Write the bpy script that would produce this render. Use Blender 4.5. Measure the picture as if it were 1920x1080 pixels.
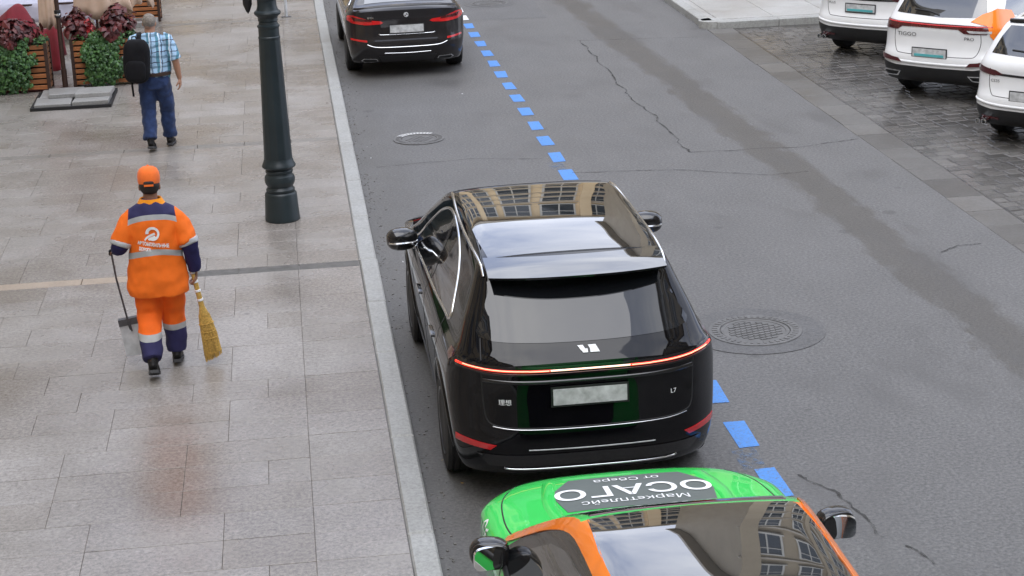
import bpy, bmesh, math, random
import numpy as np
from mathutils import Vector, Matrix, noise
from mathutils.bvhtree import BVHTree
from mathutils.geometry import delaunay_2d_cdt

random.seed(7)
scene = bpy.context.scene
for o in list(bpy.data.objects):
    bpy.data.objects.remove(o)
COL = scene.collection
R = math.radians

# ------------------------------------------------------------------ camera
CAM_F, CAM_H = 3433.7, 5.43
PITCH, YAW, ROLL = R(17.554), R(6.758), R(-2.06)
fw = Vector((math.sin(YAW)*math.cos(PITCH), math.cos(YAW)*math.cos(PITCH), -math.sin(PITCH)))
r0 = Vector((math.cos(YAW), -math.sin(YAW), 0)); u0 = r0.cross(fw)
rt = math.cos(ROLL)*r0 + math.sin(ROLL)*u0
up = math.cos(ROLL)*u0 - math.sin(ROLL)*r0
cam = bpy.data.cameras.new('camera'); camo = bpy.data.objects.new('camera', cam); COL.objects.link(camo)
m = Matrix((rt, up, -fw)).transposed().to_4x4(); m.translation = (0, 0, CAM_H)
camo.matrix_world = m
cam.sensor_width = 36; cam.lens = 36*CAM_F/1920; cam.clip_end = 2000; cam.clip_start = .1
scene.camera = camo
scene.render.resolution_x, scene.render.resolution_y = 1024, 576

# ------------------------------------------------------------------ world, sun, exposure
world = bpy.data.worlds.new('World'); scene.world = world; world.use_nodes = True
wn, wl = world.node_tree.nodes, world.node_tree.links
wn.clear()
SUN_EL, SUN_AZ = R(58), R(205)          # azimuth clockwise from +Y
sky = wn.new('ShaderNodeTexSky'); sky.sky_type = 'NISHITA'; sky.sun_disc = False
sky.sun_elevation = SUN_EL; sky.sun_rotation = SUN_AZ
sky.air_density = 1.0; sky.dust_density = 2.0
tc = wn.new('ShaderNodeTexCoord')
mp = wn.new('ShaderNodeMapping'); mp.inputs['Scale'].default_value = (1, 1, 2.6)
nz = wn.new('ShaderNodeTexNoise'); nz.inputs['Scale'].default_value = 2.6; nz.inputs['Detail'].default_value = 7
nz.inputs['Roughness'].default_value = .55
cr = wn.new('ShaderNodeValToRGB')
cr.color_ramp.elements[0].position = .36; cr.color_ramp.elements[0].color = (6.0, 6.9, 9.6, 1)
cr.color_ramp.elements[1].position = .62; cr.color_ramp.elements[1].color = (14.2, 14.6, 15.8, 1)
mx = wn.new('ShaderNodeMixRGB'); mx.inputs[0].default_value = .86
bg = wn.new('ShaderNodeBackground'); bg.inputs['Strength'].default_value = .12
wo = wn.new('ShaderNodeOutputWorld')
wl.new(tc.outputs['Generated'], mp.inputs[0]); wl.new(mp.outputs[0], nz.inputs['Vector'])
wl.new(nz.outputs['Fac'], cr.inputs[0]); wl.new(sky.outputs[0], mx.inputs[1]); wl.new(cr.outputs[0], mx.inputs[2])
wl.new(mx.outputs[0], bg.inputs[0]); wl.new(bg.outputs[0], wo.inputs[0])
sl = bpy.data.lights.new('sun', 'SUN'); sl.energy = 1.2; sl.angle = R(60); sl.color = (1, .97, .93)
so = bpy.data.objects.new('sun', sl); COL.objects.link(so)
sd = Vector((math.sin(SUN_AZ)*math.cos(SUN_EL), math.cos(SUN_AZ)*math.cos(SUN_EL), math.sin(SUN_EL)))
so.rotation_euler = sd.to_track_quat('Z', 'Y').to_euler(); so.location = (0, 0, 30)
vs = scene.view_settings
vs.view_transform = 'Standard'; vs.look = 'None'; vs.gamma = 1; vs.exposure = 0.72
vs.use_curve_mapping = False

# ------------------------------------------------------------------ materials
MATS = {}
def lin(c):
    return tuple((v/12.92 if v <= .04045 else ((v+.055)/1.055)**2.4) for v in c)
def hexc(h):
    return lin(tuple(int(h[i:i+2], 16)/255 for i in (0, 2, 4)))
class NT:
    """small node-graph helper around one Principled material"""
    def __init__(s, name):
        s.m = bpy.data.materials.new(name); s.m.use_nodes = True
        s.n, s.l = s.m.node_tree.nodes, s.m.node_tree.links
        s.b = s.n['Principled BSDF']; MATS[name] = s.m
    def node(s, t, **kw):
        n = s.n.new(t)
        for k, v in kw.items():
            if k.startswith('i_'):
                n.inputs[k[2:].replace('_', ' ')].default_value = v
            else: setattr(n, k, v)
        return n
    def set(s, **kw):
        for k, v in kw.items():
            i = s.b.inputs[k.replace('_', ' ')]
            if hasattr(v, 'is_output'): s.l.new(v, i)
            elif isinstance(v, (tuple, list)) and len(v) == 3: i.default_value = (*v, 1)
            else: i.default_value = v
    def pos(s, obj=False):
        if obj: return s.node('ShaderNodeTexCoord').outputs['Object']
        return s.node('ShaderNodeNewGeometry').outputs['Position']
    def noise(s, vec, scale, detail=4, rough=.55, stretch=None):
        if stretch:
            mpn = s.node('ShaderNodeMapping'); mpn.inputs['Scale'].default_value = stretch
            s.l.new(vec, mpn.inputs[0]); vec = mpn.outputs[0]
        n = s.node('ShaderNodeTexNoise'); n.inputs['Scale'].default_value = scale
        n.inputs['Detail'].default_value = detail; n.inputs['Roughness'].default_value = rough
        s.l.new(vec, n.inputs['Vector']); return n.outputs['Fac']
    def ramp(s, fac, stops):
        n = s.node('ShaderNodeValToRGB'); e = n.color_ramp.elements
        while len(e) < len(stops): e.new(.5)
        for el, (p, c) in zip(e, stops):
            el.position = p; el.color = (*c, 1) if len(c) == 3 else c
        s.l.new(fac, n.inputs[0]); return n.outputs[0]
    def rng(s, fac, a, b, c, d):
        n = s.node('ShaderNodeMapRange')
        for i, v in zip(('From Min', 'From Max', 'To Min', 'To Max'), (a, b, c, d)): n.inputs[i].default_value = v
        s.l.new(fac, n.inputs['Value']); return n.outputs[0]
    def math(s, op, a, b=None):
        n = s.node('ShaderNodeMath', operation=op)
        for i, v in enumerate((a, b)):
            if v is None: continue
            if hasattr(v, 'is_output'): s.l.new(v, n.inputs[i])
            else: n.inputs[i].default_value = v
        return n.outputs[0]
    def mix(s, fac, a, b, mode='MIX'):
        n = s.node('ShaderNodeMixRGB', blend_type=mode)
        for i, v in enumerate((fac, a, b)):
            if hasattr(v, 'is_output'): s.l.new(v, n.inputs[i])
            elif isinstance(v, tuple): n.inputs[i].default_value = (*v, 1) if len(v) == 3 else v
            else: n.inputs[i].default_value = v
        return n.outputs[0]
    def bump(s, h, strength=.3, dist=.01):
        n = s.node('ShaderNodeBump'); n.inputs['Strength'].default_value = strength
        n.inputs['Distance'].default_value = dist
        s.l.new(h, n.inputs['Height']); s.l.new(n.outputs[0], s.b.inputs['Normal'])
    def sep(s, vec):
        n = s.node('ShaderNodeSeparateXYZ'); s.l.new(vec, n.inputs[0]); return n.outputs

def simple(name, col, rough=.5, metal=0, coat=0, var=.12, nscale=6, bump=0, bscale=60, emit=None, coat_ior=1.5, spec=.5):
    t = NT(name); v = t.pos(True)
    n = t.noise(v, nscale, 5)
    c = t.ramp(n, [(.25, tuple(x*(1-var) for x in col)), (.75, tuple(min(1, x*(1+var)) for x in col))])
    t.set(Base_Color=c, Roughness=t.rng(n, .2, .8, rough*.85, min(1, rough*1.15)), Metallic=metal)
    t.b.inputs['Coat Weight'].default_value = coat; t.b.inputs['Coat Roughness'].default_value = .02
    t.b.inputs['Coat IOR'].default_value = coat_ior; t.b.inputs['Specular IOR Level'].default_value = spec
    if bump: t.bump(t.noise(v, bscale, 3), bump, .004)
    if emit: t.set(Emission_Color=emit[0], Emission_Strength=emit[1])
    return t.m

def paint(name, col, rough=.3, dirt=.04, spec=.3):
    """car lacquer: flat coat over base, faint dust"""
    t = NT(name); v = t.pos(True)
    n = t.noise(v, 3, 6); f = t.noise(v, 90, 2)
    d = t.math('MULTIPLY', t.rng(n, .45, .8, 0, 1), dirt)
    t.set(Base_Color=t.mix(d, tuple(col), (.35, .33, .3)), Roughness=rough)
    t.b.inputs['Coat Weight'].default_value = 1; t.b.inputs['Coat IOR'].default_value = 1.44; t.b.inputs['Specular IOR Level'].default_value = spec
    t.set(Coat_Roughness=t.rng(n, .3, .8, .012, .05))
    return t.m

paint('black_paint', (.0025, .0025, .0035), .5, .008, 0); paint('dark_paint', (.016, .014, .015), .4, .02, .1)
paint('white_paint', (.78, .79, .79), .35, .10)
paint('green_paint', (.045, .70, .115), .4, .02, .1); paint('orange_paint', (.92, .22, .012), .4, .02, .1)
t = NT('car_glass'); t.set(Base_Color=(.012, .014, .016), Roughness=.02, Specular_IOR_Level=.5)
t.b.inputs['Coat Weight'].default_value = 1; t.b.inputs['Coat Roughness'].default_value = .006; t.b.inputs['Coat IOR'].default_value = 1.9
t = NT('tint_glass'); t.set(Base_Color=(.008, .009, .011), Roughness=.02, Specular_IOR_Level=.1)
t.b.inputs['Coat Weight'].default_value = 1; t.b.inputs['Coat Roughness'].default_value = .006; t.b.inputs['Coat IOR'].default_value = 1.58
simple('chrome', (.78, .79, .8), .12, 1, var=.03)
simple('black_plastic', (.018, .018, .019), .45, var=.25, bump=.1, bscale=300)
simple('gloss_black', (.008, .008, .009), .12, coat=.6, var=.1)
simple('rubber', (.018, .018, .018), .8, var=.3, bump=.2, bscale=120)
simple('rim_dark', (.05, .05, .055), .3, .8, var=.1)
simple('rim_silver', (.35, .36, .37), .32, .9, var=.1)
simple('tail_red', (.58, .012, .014), .16, coat=.8, var=.2)
simple('tail_dark_red', (.07, .004, .006), .16, coat=.8, var=.2)
simple('tail_lit', (.8, .03, .02), .3, emit=((1, .035, .015), .9)); simple('tail_core', (.9, .4, .3), .3, emit=((1, .38, .2), 1.1))
simple('tail_painted_reflection', (.9, .75, .65), .3, emit=((1, .55, .38), 1.0))  # glowing pale colour standing in for a reflection on the light bar
simple('plate_white', (.50, .51, .51), .45, var=.38, nscale=14)
simple('plate_ink', (.22, .23, .24), .5)
simple('plate_teal', (.10, .42, .44), .5)
simple('badge_white', (.85, .86, .87), .3, var=.03)
simple('interior', (.02, .02, .022), .7)
simple('sticker_grey', (.105, .125, .115), .5, var=.06)
simple('sticker_white', (.85, .86, .85), .5, var=.03)
simple('mirror_glass', (.82, .84, .86), .03, 1, var=.01)
simple('teal_paint', (.02, .50, .46), .35, coat=.8)
simple('yellow_sign', (.75, .62, .03), .5)
simple('head_lamp', (.45, .46, .47), .1, coat=1, var=.3, nscale=20)
simple('iron_green', (.014, .024, .028), .42, var=.3, nscale=4, bump=.15, bscale=40)
simple('matte_black', (.012, .012, .013), .6)
simple('steel', (.55, .57, .58), .45, .25, var=.25, nscale=14)
simple('steel_dark', (.10, .10, .105), .5, .4, var=.3, nscale=20)
simple('iron_cover', (.125, .123, .12), .6, .0, var=.3, nscale=9, bump=.25, bscale=90)
simple('grate_metal', (.20, .195, .185), .55, .0, var=.3, nscale=9)
simple('skin', (.42, .22, .14), .5, var=.12, nscale=20, bump=.08, bscale=80)
simple('skin_dark', (.26, .13, .08), .5, var=.14, nscale=20, bump=.08, bscale=80)
simple('hair_dark', (.018, .014, .012), .6, var=.4, nscale=60, bump=.6, bscale=200)
simple('hair_grey', (.22, .19, .16), .65, var=.5, nscale=60, bump=.6, bscale=160)
def cloth(name, col, rough=.85, var=.14, weave=500, nscale=9):
    t = NT(name); v = t.pos(True); n = t.noise(v, nscale, 6); w = t.noise(v, weave, 2)
    t.set(Base_Color=t.ramp(n, [(.3, tuple(x*(1-var) for x in col)), (.7, tuple(x*(1+var) for x in col))]), Roughness=rough)
    t.b.inputs['Sheen Weight'].default_value = .12 if max(col) > .1 else 0; t.b.inputs['Specular IOR Level'].default_value = .3
    t.bump(t.math('ADD', t.math('MULTIPLY', n, 2.0), t.math('MULTIPLY', w, .25)), .25, .006); return t.m
cloth('orange_cloth', (.94, .17, .006), var=.10); cloth('navy_cloth', (.022, .020, .085)); cloth('collar_cloth', (.95, .33, .015))
cloth('reflect_cloth', (.42, .43, .43), .4, .1); cloth('cap_cloth', (.90, .18, .03)); cloth('denim', (.022, .042, .115), var=.35, nscale=14)
cloth('belt_leather', (.05, .03, .022), .5); cloth('bag_cloth', (.004, .004, .006), .8, .3); cloth('shoe_black', (.012, .011, .011), .55, .3)
cloth('sole_grey', (.07, .07, .072), .8); cloth('glove_black', (.016, .016, .017), .8)
cloth('beige_canvas', (.60, .44, .33), .85, .12, 300, 4); cloth('red_canvas', (.20, .014, .024), .7, .25, 300, 4); cloth('lavender_cloth', (.50, .50, .60), .7, .06)
cloth('straw', (.56, .35, .085), .8, .35, 120, 60)
def wood(name, col):
    t = NT(name); v = t.pos(True)
    n = t.noise(v, 5, 6, .6, (1.2, 14, 14)); oi = t.node('ShaderNodeObjectInfo').outputs['Random']
    c = t.ramp(n, [(.3, tuple(x*.62 for x in col)), (.7, tuple(x*1.25 for x in col))])
    c = t.mix(1, c, t.ramp(oi, [(0, (.72, .72, .72)), (1, (1.1, 1.05, 1))]), 'MULTIPLY')
    t.set(Base_Color=c, Roughness=.55); t.bump(n, .3, .004); return t.m
wood('slat_wood', (.36, .135, .045)); wood('dark_wood', (.05, .024, .016))
def leaf(name, a, b):
    t = NT(name); ri = t.node('ShaderNodeNewGeometry').outputs['Random Per Island']
    t.set(Base_Color=t.ramp(ri, [(0, a), (1, b)]), Roughness=.42)
    t.b.inputs['Subsurface Weight'].default_value = 0; return t.m
leaf('ivy_leaf', (.018, .06, .018), (.07, .165, .04)); leaf('coleus_leaf', (.035, .008, .010), (.16, .03, .03)); leaf('flower_red', (.45, .02, .03), (.6, .05, .05))
simple('soil', (.03, .02, .014), .9, var=.4, bump=.6, bscale=40)
# plaid shirt
t = NT('plaid_shirt'); v = t.pos(True); sx = t.sep(v)
def bandf(axis, freq, ph, w):
    a = t.math('FRACT', t.math('ADD', t.math('MULTIPLY', axis, freq), ph))
    return t.math('LESS_THAN', a, w)
hx = t.math('ADD', sx[0], t.math('MULTIPLY', t.noise(v, 6, 3), .07)); hz = t.math('ADD', sx[2], t.math('MULTIPLY', t.noise(v, 5, 3), .09))
base = (.40, .60, .80)
c = t.mix(bandf(hx, 8.5, .1, .26), base, (.10, .27, .36)); c = t.mix(bandf(hz, 8.0, .2, .20), c, t.mix(.55, c, (.02, .06, .10)))
c = t.mix(bandf(hx, 8.5, .62, .07), c, (.02, .03, .07)); c = t.mix(bandf(hz, 8.0, .68, .07), c, (.03, .02, .07))
c = t.mix(bandf(hx, 8.5, .8, .07), c, (.75, .8, .82)); t.set(Base_Color=c, Roughness=.8)
t.bump(t.noise(v, 12, 5), .3, .01)

# ground materials
def asphalt():
    t = NT('asphalt'); v = t.pos(); s = t.sep(v)
    fine = t.noise(v, 34, 5, .8); mid = t.noise(v, 1.3, 6, .6, (1, .55, 1)); big = t.noise(v, .35, 4, .6, (1, .5, 1))
    vor = t.node('ShaderNodeTexVoronoi'); vor.inputs['Scale'].default_value = 130; t.l.new(v, vor.inputs['Vector'])
    c = t.ramp(fine, [(.36, (.040, .040, .041)), (.5, (.117, .115, .112)), (.66, (.235, .231, .224))])
    c = t.mix(.40, c, t.ramp(mid, [(.3, (.099, .097, .094)), (.7, (.145, .142, .138))]))
    # worn wheel track, browner and smoother, wandering along the street
    wob = t.math('MULTIPLY', t.math('SUBTRACT', t.noise(v, 2.2, 9, .80, (1, .4, 1)), .5), 1.0)
    curve = t.math('MULTIPLY', t.math('POWER', t.math('ABSOLUTE', t.math('SUBTRACT', s[1], 13)), 1.5), -.0062)
    cen = t.math('ADD', 6.07, curve)
    d = t.math('ABSOLUTE', t.math('ADD', t.math('SUBTRACT', s[0], cen), wob))
    track = t.rng(d, .31, .20, 0, 1)
    c = t.mix(t.math('MULTIPLY', track, .85), c, t.mix(1, c, (.62, .585, .53), 'MULTIPLY'))
    # dirt along the kerb
    kd = t.math('MULTIPLY', t.rng(t.math('ADD', s[0], t.math('MULTIPLY', mid, 1.3)), 2.1, 1.2, 0, 1), .5)
    c = t.mix(kd, c, (.088, .082, .070))
    vo = t.node('ShaderNodeTexVoronoi'); vo.inputs['Scale'].default_value = 1.7; t.l.new(v, vo.inputs['Vector']); cs = t.sep(vo.outputs['Color'])
    oil = t.math('MULTIPLY', t.rng(t.math('SUBTRACT', vo.outputs['Distance'], t.math('MULTIPLY', t.math('MULTIPLY', cs[1], cs[1]), .16)), .02, -.03, 0, 1), t.math('GREATER_THAN', cs[0], .5))
    c = t.mix(t.math('MULTIPLY', oil, .45), c, (.045, .043, .040))
    # damp blotches
    damp = t.rng(t.noise(v, .9, 7, .7, (1, .45, 1)), .52, .68, 0, 1)
    c = t.mix(t.math('MULTIPLY', damp, .6), c, (.075, .073, .071))
    t.set(Base_Color=c, Roughness=t.math('SUBTRACT', t.rng(big, .3, .7, .52, .66), t.math('MULTIPLY', t.math('MAXIMUM', track, damp), .12)))
    t.bump(t.math('ADD', fine, t.math('MULTIPLY', vor.outputs['Distance'], .6)), .55, .006)
asphalt()
def asphalt_patch(name, k, r):
    t = NT(name); v = t.pos(); f = t.noise(v, 34, 5, .8); m_ = t.noise(v, 2.2, 6, .65)
    c = t.ramp(f, [(.36, tuple(x*k for x in (.04, .04, .04))), (.5, tuple(x*k for x in (.118, .117, .117))), (.66, tuple(x*k for x in (.23, .228, .226)))])
    c = t.mix(.5, c, t.ramp(m_, [(.3, tuple(x*k for x in (.095, .094, .092))), (.7, tuple(x*k for x in (.142, .141, .142)))]))
    t.set(Base_Color=c, Roughness=r); t.bump(f, .6, .008)
asphalt_patch('asphalt_patch', .93, .6); asphalt_patch('asphalt_collar', .82, .55)
t = NT('crack_fill'); v = t.pos(); w = t.noise(v, 5, 6, .75)
t.set(Base_Color=(.045, .043, .040), Roughness=.8, Alpha=t.rng(w, .38, .60, .1, .9))
def stone(name, base, var, wet=.5, island=False, speck=.35, rough=(.30, .5), tint=None, gum=False):
    t = NT(name); v = t.pos()
    rnd = t.node('ShaderNodeNewGeometry').outputs['Random Per Island'] if island else t.node('ShaderNodeObjectInfo').outputs['Random']
    sp = t.noise(v, 30, 5, .85); big = t.noise(v, .55, 5, .6); mid = t.noise(v, 3.0, 5, .6)
    c = t.ramp(sp, [(.34, tuple(x*(1-speck) for x in base)), (.5, base), (.68, tuple(min(.9, x*(1+speck)) for x in base))])
    tl = tint or ((1-var,)*3, (1+var,)*3)
    c = t.mix(1, c, t.ramp(rnd, [(0, tl[0]), (.5, (1, 1, 1)), (1, tl[1])]), 'MULTIPLY')
    c = t.mix(1, c, t.ramp(mid, [(.3, (.88, .87, .85)), (.7, (1.06, 1.06, 1.07))]), 'MULTIPLY')
    if gum:
        vo = t.node('ShaderNodeTexVoronoi'); vo.inputs['Scale'].default_value = 2.6; t.l.new(v, vo.inputs['Vector'])
        cs = t.sep(vo.outputs['Color'])
        sz = t.math('MULTIPLY', cs[1], .075)
        g_ = t.math('MULTIPLY', t.math('LESS_THAN', vo.outputs['Distance'], sz), t.math('GREATER_THAN', cs[0], .55))
        c = t.mix(t.math('MULTIPLY', g_, .45), c, (.10, .092, .085))
    w = t.rng(big, .38, .66, 0, 1)
    c = t.mix(t.math('MULTIPLY', w, wet), c, t.mix(1, c, (.66, .62, .58), 'MULTIPLY'))
    t.set(Base_Color=c, Roughness=t.rng(w, 0, 1, rough[1], rough[0]))
    t.bump(t.math('ADD', sp, t.math('MULTIPLY', mid, .3)), .22, .005); return t.m
SL = (.300, .280, .256)
stone('slab_stone', SL, .07, .8, False, .46, (.17, .36), ((.92, .90, .87), (1.07, 1.07, 1.08)), True)
stone('slab_stone_far', SL, .07, .8, True, .46, (.17, .36), ((.92, .90, .87), (1.07, 1.07, 1.08)), True)
stone('joint_grit', (.17, .16, .145), 0, .4, True)
stone('kerb_granite', (.36, .365, .35), .06, .3, False, .3, (.4, .55))
stone('beige_stone', (.36, .29, .22), .08, .3, False, .2, (.4, .55))
stone('sett_stone', (.115, .110, .104), .3, .6, False, .3, (.12, .30))
stone('sett_stone_far', (.115, .110, .104), .3, .6, True, .3, (.12, .30))
stone('sett_joint', (.055, .052, .048), 0, .6, True, .3, (.12, .3))
stone('border_stone', (.125, .121, .115), .22, .4, False, .3, (.28, .45))
stone('strip_stone', (.215, .20, .178), .08, .4, False, .3, (.3, .45))
stone('pale_paving', (.40, .40, .385), .05, .4, False, .15, (.3, .45))
stone('concrete_slab', (.30, .30, .29), .1, .4, False, .2, (.35, .5))
t = NT('blue_paint'); v = t.pos(); w = t.noise(v, 30, 5, .8)
w2 = t.noise(v, 120, 3, .8)
t.set(Base_Color=t.mix(t.rng(t.math('ADD', w, t.math('MULTIPLY', w2, .5)), .78, .95, 0, .85), t.mix(w2, (.045, .19, .56), (.09, .31, .72)), (.11, .12, .14)), Roughness=.55); t.bump(t.noise(v, 60, 4), .6, .008)
t = NT('blue_worn'); v = t.pos(); w = t.noise(v, 11, 6, .8)
t.set(Base_Color=(.10, .20, .36), Roughness=.6, Alpha=t.rng(w, .47, .66, 0, .7))
t = NT('white_worn'); v = t.pos(); w = t.noise(v, 14, 5, .8)
t.set(Base_Color=(.55, .55, .54), Roughness=.6, Alpha=t.rng(w, .33, .42, 0, 1))
# facades
def facade(name, a, b):
    t = NT(name); v = t.pos(); n = t.noise(v, .35, 5); g = t.noise(v, 8, 4)
    c = t.ramp(n, [(.3, a), (.7, b)]); t.set(Base_Color=t.mix(.2, c, t.ramp(g, [(.3, tuple(x*.7 for x in a)), (.7, b)])), Roughness=.8)
facade('facade_beige', (.70, .54, .33), (.80, .64, .42)); facade('facade_brown', (.34, .28, .20), (.42, .36, .26)); facade('facade_cream', (.60, .53, .38), (.68, .60, .45))
facade('facade_trim', (.46, .42, .35), (.52, .47, .40))
simple('facade_glass', (.03, .038, .046), .08, spec=.7); simple('window_frame', (.55, .54, .5), .5); simple('roof_metal', (.12, .13, .13), .5)

# ------------------------------------------------------------------ mesh helpers
def link(o, parent=None):
    COL.objects.link(o)
    if parent is not None: o.parent = parent
    return o
def mobj(name, verts, faces, mat, parent=None, smooth=True, angle=None):
    me = bpy.data.meshes.new(name); me.from_pydata([tuple(v) for v in verts], [], faces); me.update()
    me.materials.append(MATS[mat])
    if smooth:
        me.polygons.foreach_set('use_smooth', [True]*len(me.polygons))
        if angle: me.set_sharp_from_angle(angle=R(angle))
    return link(bpy.data.objects.new(name, me), parent)
def inst(name, me, loc=(0, 0, 0), rz=0, parent=None):
    o = bpy.data.objects.new(name, me); o.location = loc; o.rotation_euler = (0, 0, rz); return link(o, parent)
def empty(name, loc=(0, 0, 0), rz=0):
    o = bpy.data.objects.new(name, None); o.location = loc; o.rotation_euler = (0, 0, rz); o.empty_display_size = .2
    return link(o)
def tag(o, label, cat=None, group=None, kind=None):
    if label: o['label'] = label
    if cat: o['category'] = cat
    if group: o['group'] = group
    if kind: o['kind'] = kind
    return o
class MB:
    """collects shapes into one mesh"""
    def __init__(s): s.v, s.f = [], []
    def add(s, v, f):
        n = len(s.v); s.v += [Vector(p) for p in v]; s.f += [tuple(i+n for i in q) for q in f]; return s
    def box(s, c, size, rot=None, ch=0):
        x, y, z = (k/2 for k in size)
        if ch:
            P = []
            for (a, b, e) in ((x, y, z-ch), (x-ch, y-ch, z)):
                P += [(-a, -b, e), (a, -b, e), (a, b, e), (-a, b, e)]
            P += [(-x, -y, -z), (x, -y, -z), (x, y, -z), (-x, y, -z)]
            F = [(4, 5, 6, 7), (11, 10, 9, 8)]
            for i in range(4):
                j = (i+1) % 4; F += [(i, j, 4+j, 4+i), (8+i, 8+j, j, i)]
        else:
            P = [(-x, -y, -z), (x, -y, -z), (x, y, -z), (-x, y, -z), (-x, -y, z), (x, -y, z), (x, y, z), (-x, y, z)]
            F = [(3, 2, 1, 0), (4, 5, 6, 7), (0, 1, 5, 4), (1, 2, 6, 5), (2, 3, 7, 6), (3, 0, 4, 7)]
        P = [Vector(p) for p in P]
        if rot is not None: P = [rot @ p for p in P]
        return s.add([p+Vector(c) for p in P], F)
    def tube(s, pts, rad, n=12, ref=(1, 0, 0), cap=True):
        """rings along pts; rad = number or (a,b): a along ref, b across"""
        pts = [Vector(p) for p in pts]; V, F = [], []
        k = len(pts)
        for i, p in enumerate(pts):
            d = (pts[min(i+1, k-1)]-pts[max(i-1, 0)])
            if d.length < 1e-9: d = Vector((0, 0, 1))
            d.normalize(); a = Vector(ref)-d*Vector(ref).dot(d)
            if a.length < 1e-3: a = Vector((0, 1, 0))-d*d.y
            a.normalize(); b = d.cross(a); r = rad[i] if isinstance(rad, list) else rad
            ra, rb = r if isinstance(r, tuple) else (r, r)
            for j in range(n):
                th = 2*math.pi*j/n; V.append(p+a*ra*math.cos(th)+b*rb*math.sin(th))
        for i in range(k-1):
            for j in range(n):
                q = (j+1) % n; F.append((i*n+j, i*n+q, (i+1)*n+q, (i+1)*n+j))
        if cap: F += [tuple(range(n-1, -1, -1)), tuple((k-1)*n+j for j in range(n))]
        return s.add(V, F)
    def lathe(s, prof, n=32, axis='z', c=(0, 0, 0), mod=None, cap=True):
        V, F = [], []
        for (r, h) in prof:
            for j in range(n):
                th = 2*math.pi*j/n; rr = r*(mod(th, h) if mod else 1); a, b = rr*math.cos(th), rr*math.sin(th)
                V.append(Vector(c)+Vector((a, b, h) if axis == 'z' else (h, a, b)))
        for i in range(len(prof)-1):
            for j in range(n):
                q = (j+1) % n; F.append((i*n+j, i*n+q, (i+1)*n+q, (i+1)*n+j))
        if cap and prof[0][0] > 1e-6: F.append(tuple(range(n-1, -1, -1)))
        if cap and prof[-1][0] > 1e-6: F.append(tuple((len(prof)-1)*n+j for j in range(n)))
        return s.add(V, F)
    def blob(s, c, size, p=2.0, n=20, rot=None, q=None):
        """superellipsoid"""
        q = q or p; V, F = [], []
        def sp(v, e): return math.copysign(abs(v)**e, v)
        for i in range(n//2+1):
            ph = -math.pi/2+math.pi*i/(n//2)
            for j in range(n):
                th = 2*math.pi*j/n
                P = Vector((size[0]/2*sp(math.cos(ph), 2/q)*sp(math.cos(th), 2/p), size[1]/2*sp(math.cos(ph), 2/q)*sp(math.sin(th), 2/p), size[2]/2*sp(math.sin(ph), 2/q)))
                if rot is not None: P = rot @ P
                V.append(P+Vector(c))
        for i in range(n//2):
            for j in range(n):
                k = (j+1) % n; F.append((i*n+j, i*n+k, (i+1)*n+k, (i+1)*n+j))
        return s.add(V, F)
    def build(s, name, mat, parent=None, smooth=False, angle=40):
        bm = bmesh.new(); vs_ = [bm.verts.new(v) for v in s.v]
        for f in s.f:
            try: bm.faces.new([vs_[i] for i in dict.fromkeys(f)])
            except ValueError: pass
        bmesh.ops.remove_doubles(bm, verts=bm.verts, dist=1e-5)
        bmesh.ops.dissolve_degenerate(bm, dist=1e-6, edges=bm.edges)
        bmesh.ops.recalc_face_normals(bm, faces=bm.faces)
        me = bpy.data.meshes.new(name); bm.to_mesh(me); bm.free(); me.materials.append(MATS[mat])
        if smooth:
            me.polygons.foreach_set('use_smooth', [True]*len(me.polygons)); me.set_sharp_from_angle(angle=R(angle))
        return link(bpy.data.objects.new(name, me), parent)
def box(name, c, size, mat, parent=None, rot=None, ch=0):
    return MB().box(c, size, rot, ch).build(name, mat, parent)
def bake(o, mods):
    """evaluate modifiers into the object's mesh"""
    for t_, kw in mods:
        md = o.modifiers.new(t_, t_)
        for k, v in kw.items(): setattr(md, k, v)
    dg = bpy.context.evaluated_depsgraph_get(); dg.update()
    me = bpy.data.meshes.new_from_object(o.evaluated_get(dg)); old = o.data
    o.modifiers.clear(); o.data = me; bpy.data.meshes.remove(old); return o
def pchip(xs, ys):
    xs, ys = np.array(xs, float), np.array(ys, float); h = np.diff(xs); d = np.diff(ys)/h; m_ = np.zeros(len(xs))
    for i in range(1, len(xs)-1):
        if d[i-1]*d[i] > 0:
            w1, w2 = 2*h[i]+h[i-1], h[i]+2*h[i-1]; m_[i] = (w1+w2)/(w1/d[i-1]+w2/d[i])
    m_[0], m_[-1] = d[0], d[-1]
    def f(x):
        x = np.asarray(x, float); xc = np.clip(x, xs[0], xs[-1]); i = np.clip(np.searchsorted(xs, xc)-1, 0, len(xs)-2)
        t_ = (xc-xs[i])/h[i]; a, b = ys[i], ys[i+1]
        r = a*(1+2*t_)*(1-t_)**2+h[i]*m_[i]*t_*(1-t_)**2+b*t_*t_*(3-2*t_)+h[i]*m_[i+1]*t_*t_*(t_-1)
        return r+np.where(x > xs[-1], (x-xs[-1])*m_[-1], 0)+np.where(x < xs[0], (x-xs[0])*m_[0], 0)
    return f
def catmull(pts, n=6, closed=False):
    P = [Vector(p) for p in pts]; k = len(P); out = []
    for i in range(k if closed else k-1):
        p0, p1, p2, p3 = (P[(i-1) % k], P[i], P[(i+1) % k], P[(i+2) % k]) if closed else (P[max(i-1, 0)], P[i], P[i+1], P[min(i+2, k-1)])
        for j in range(n):
            t_ = j/n; out.append(.5*((2*p1)+(p2-p0)*t_+(2*p0-5*p1+4*p2-p3)*t_*t_+(3*p1-p0-3*p2+p3)*t_**3))
    if not closed: out.append(P[-1])
    return out
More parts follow.
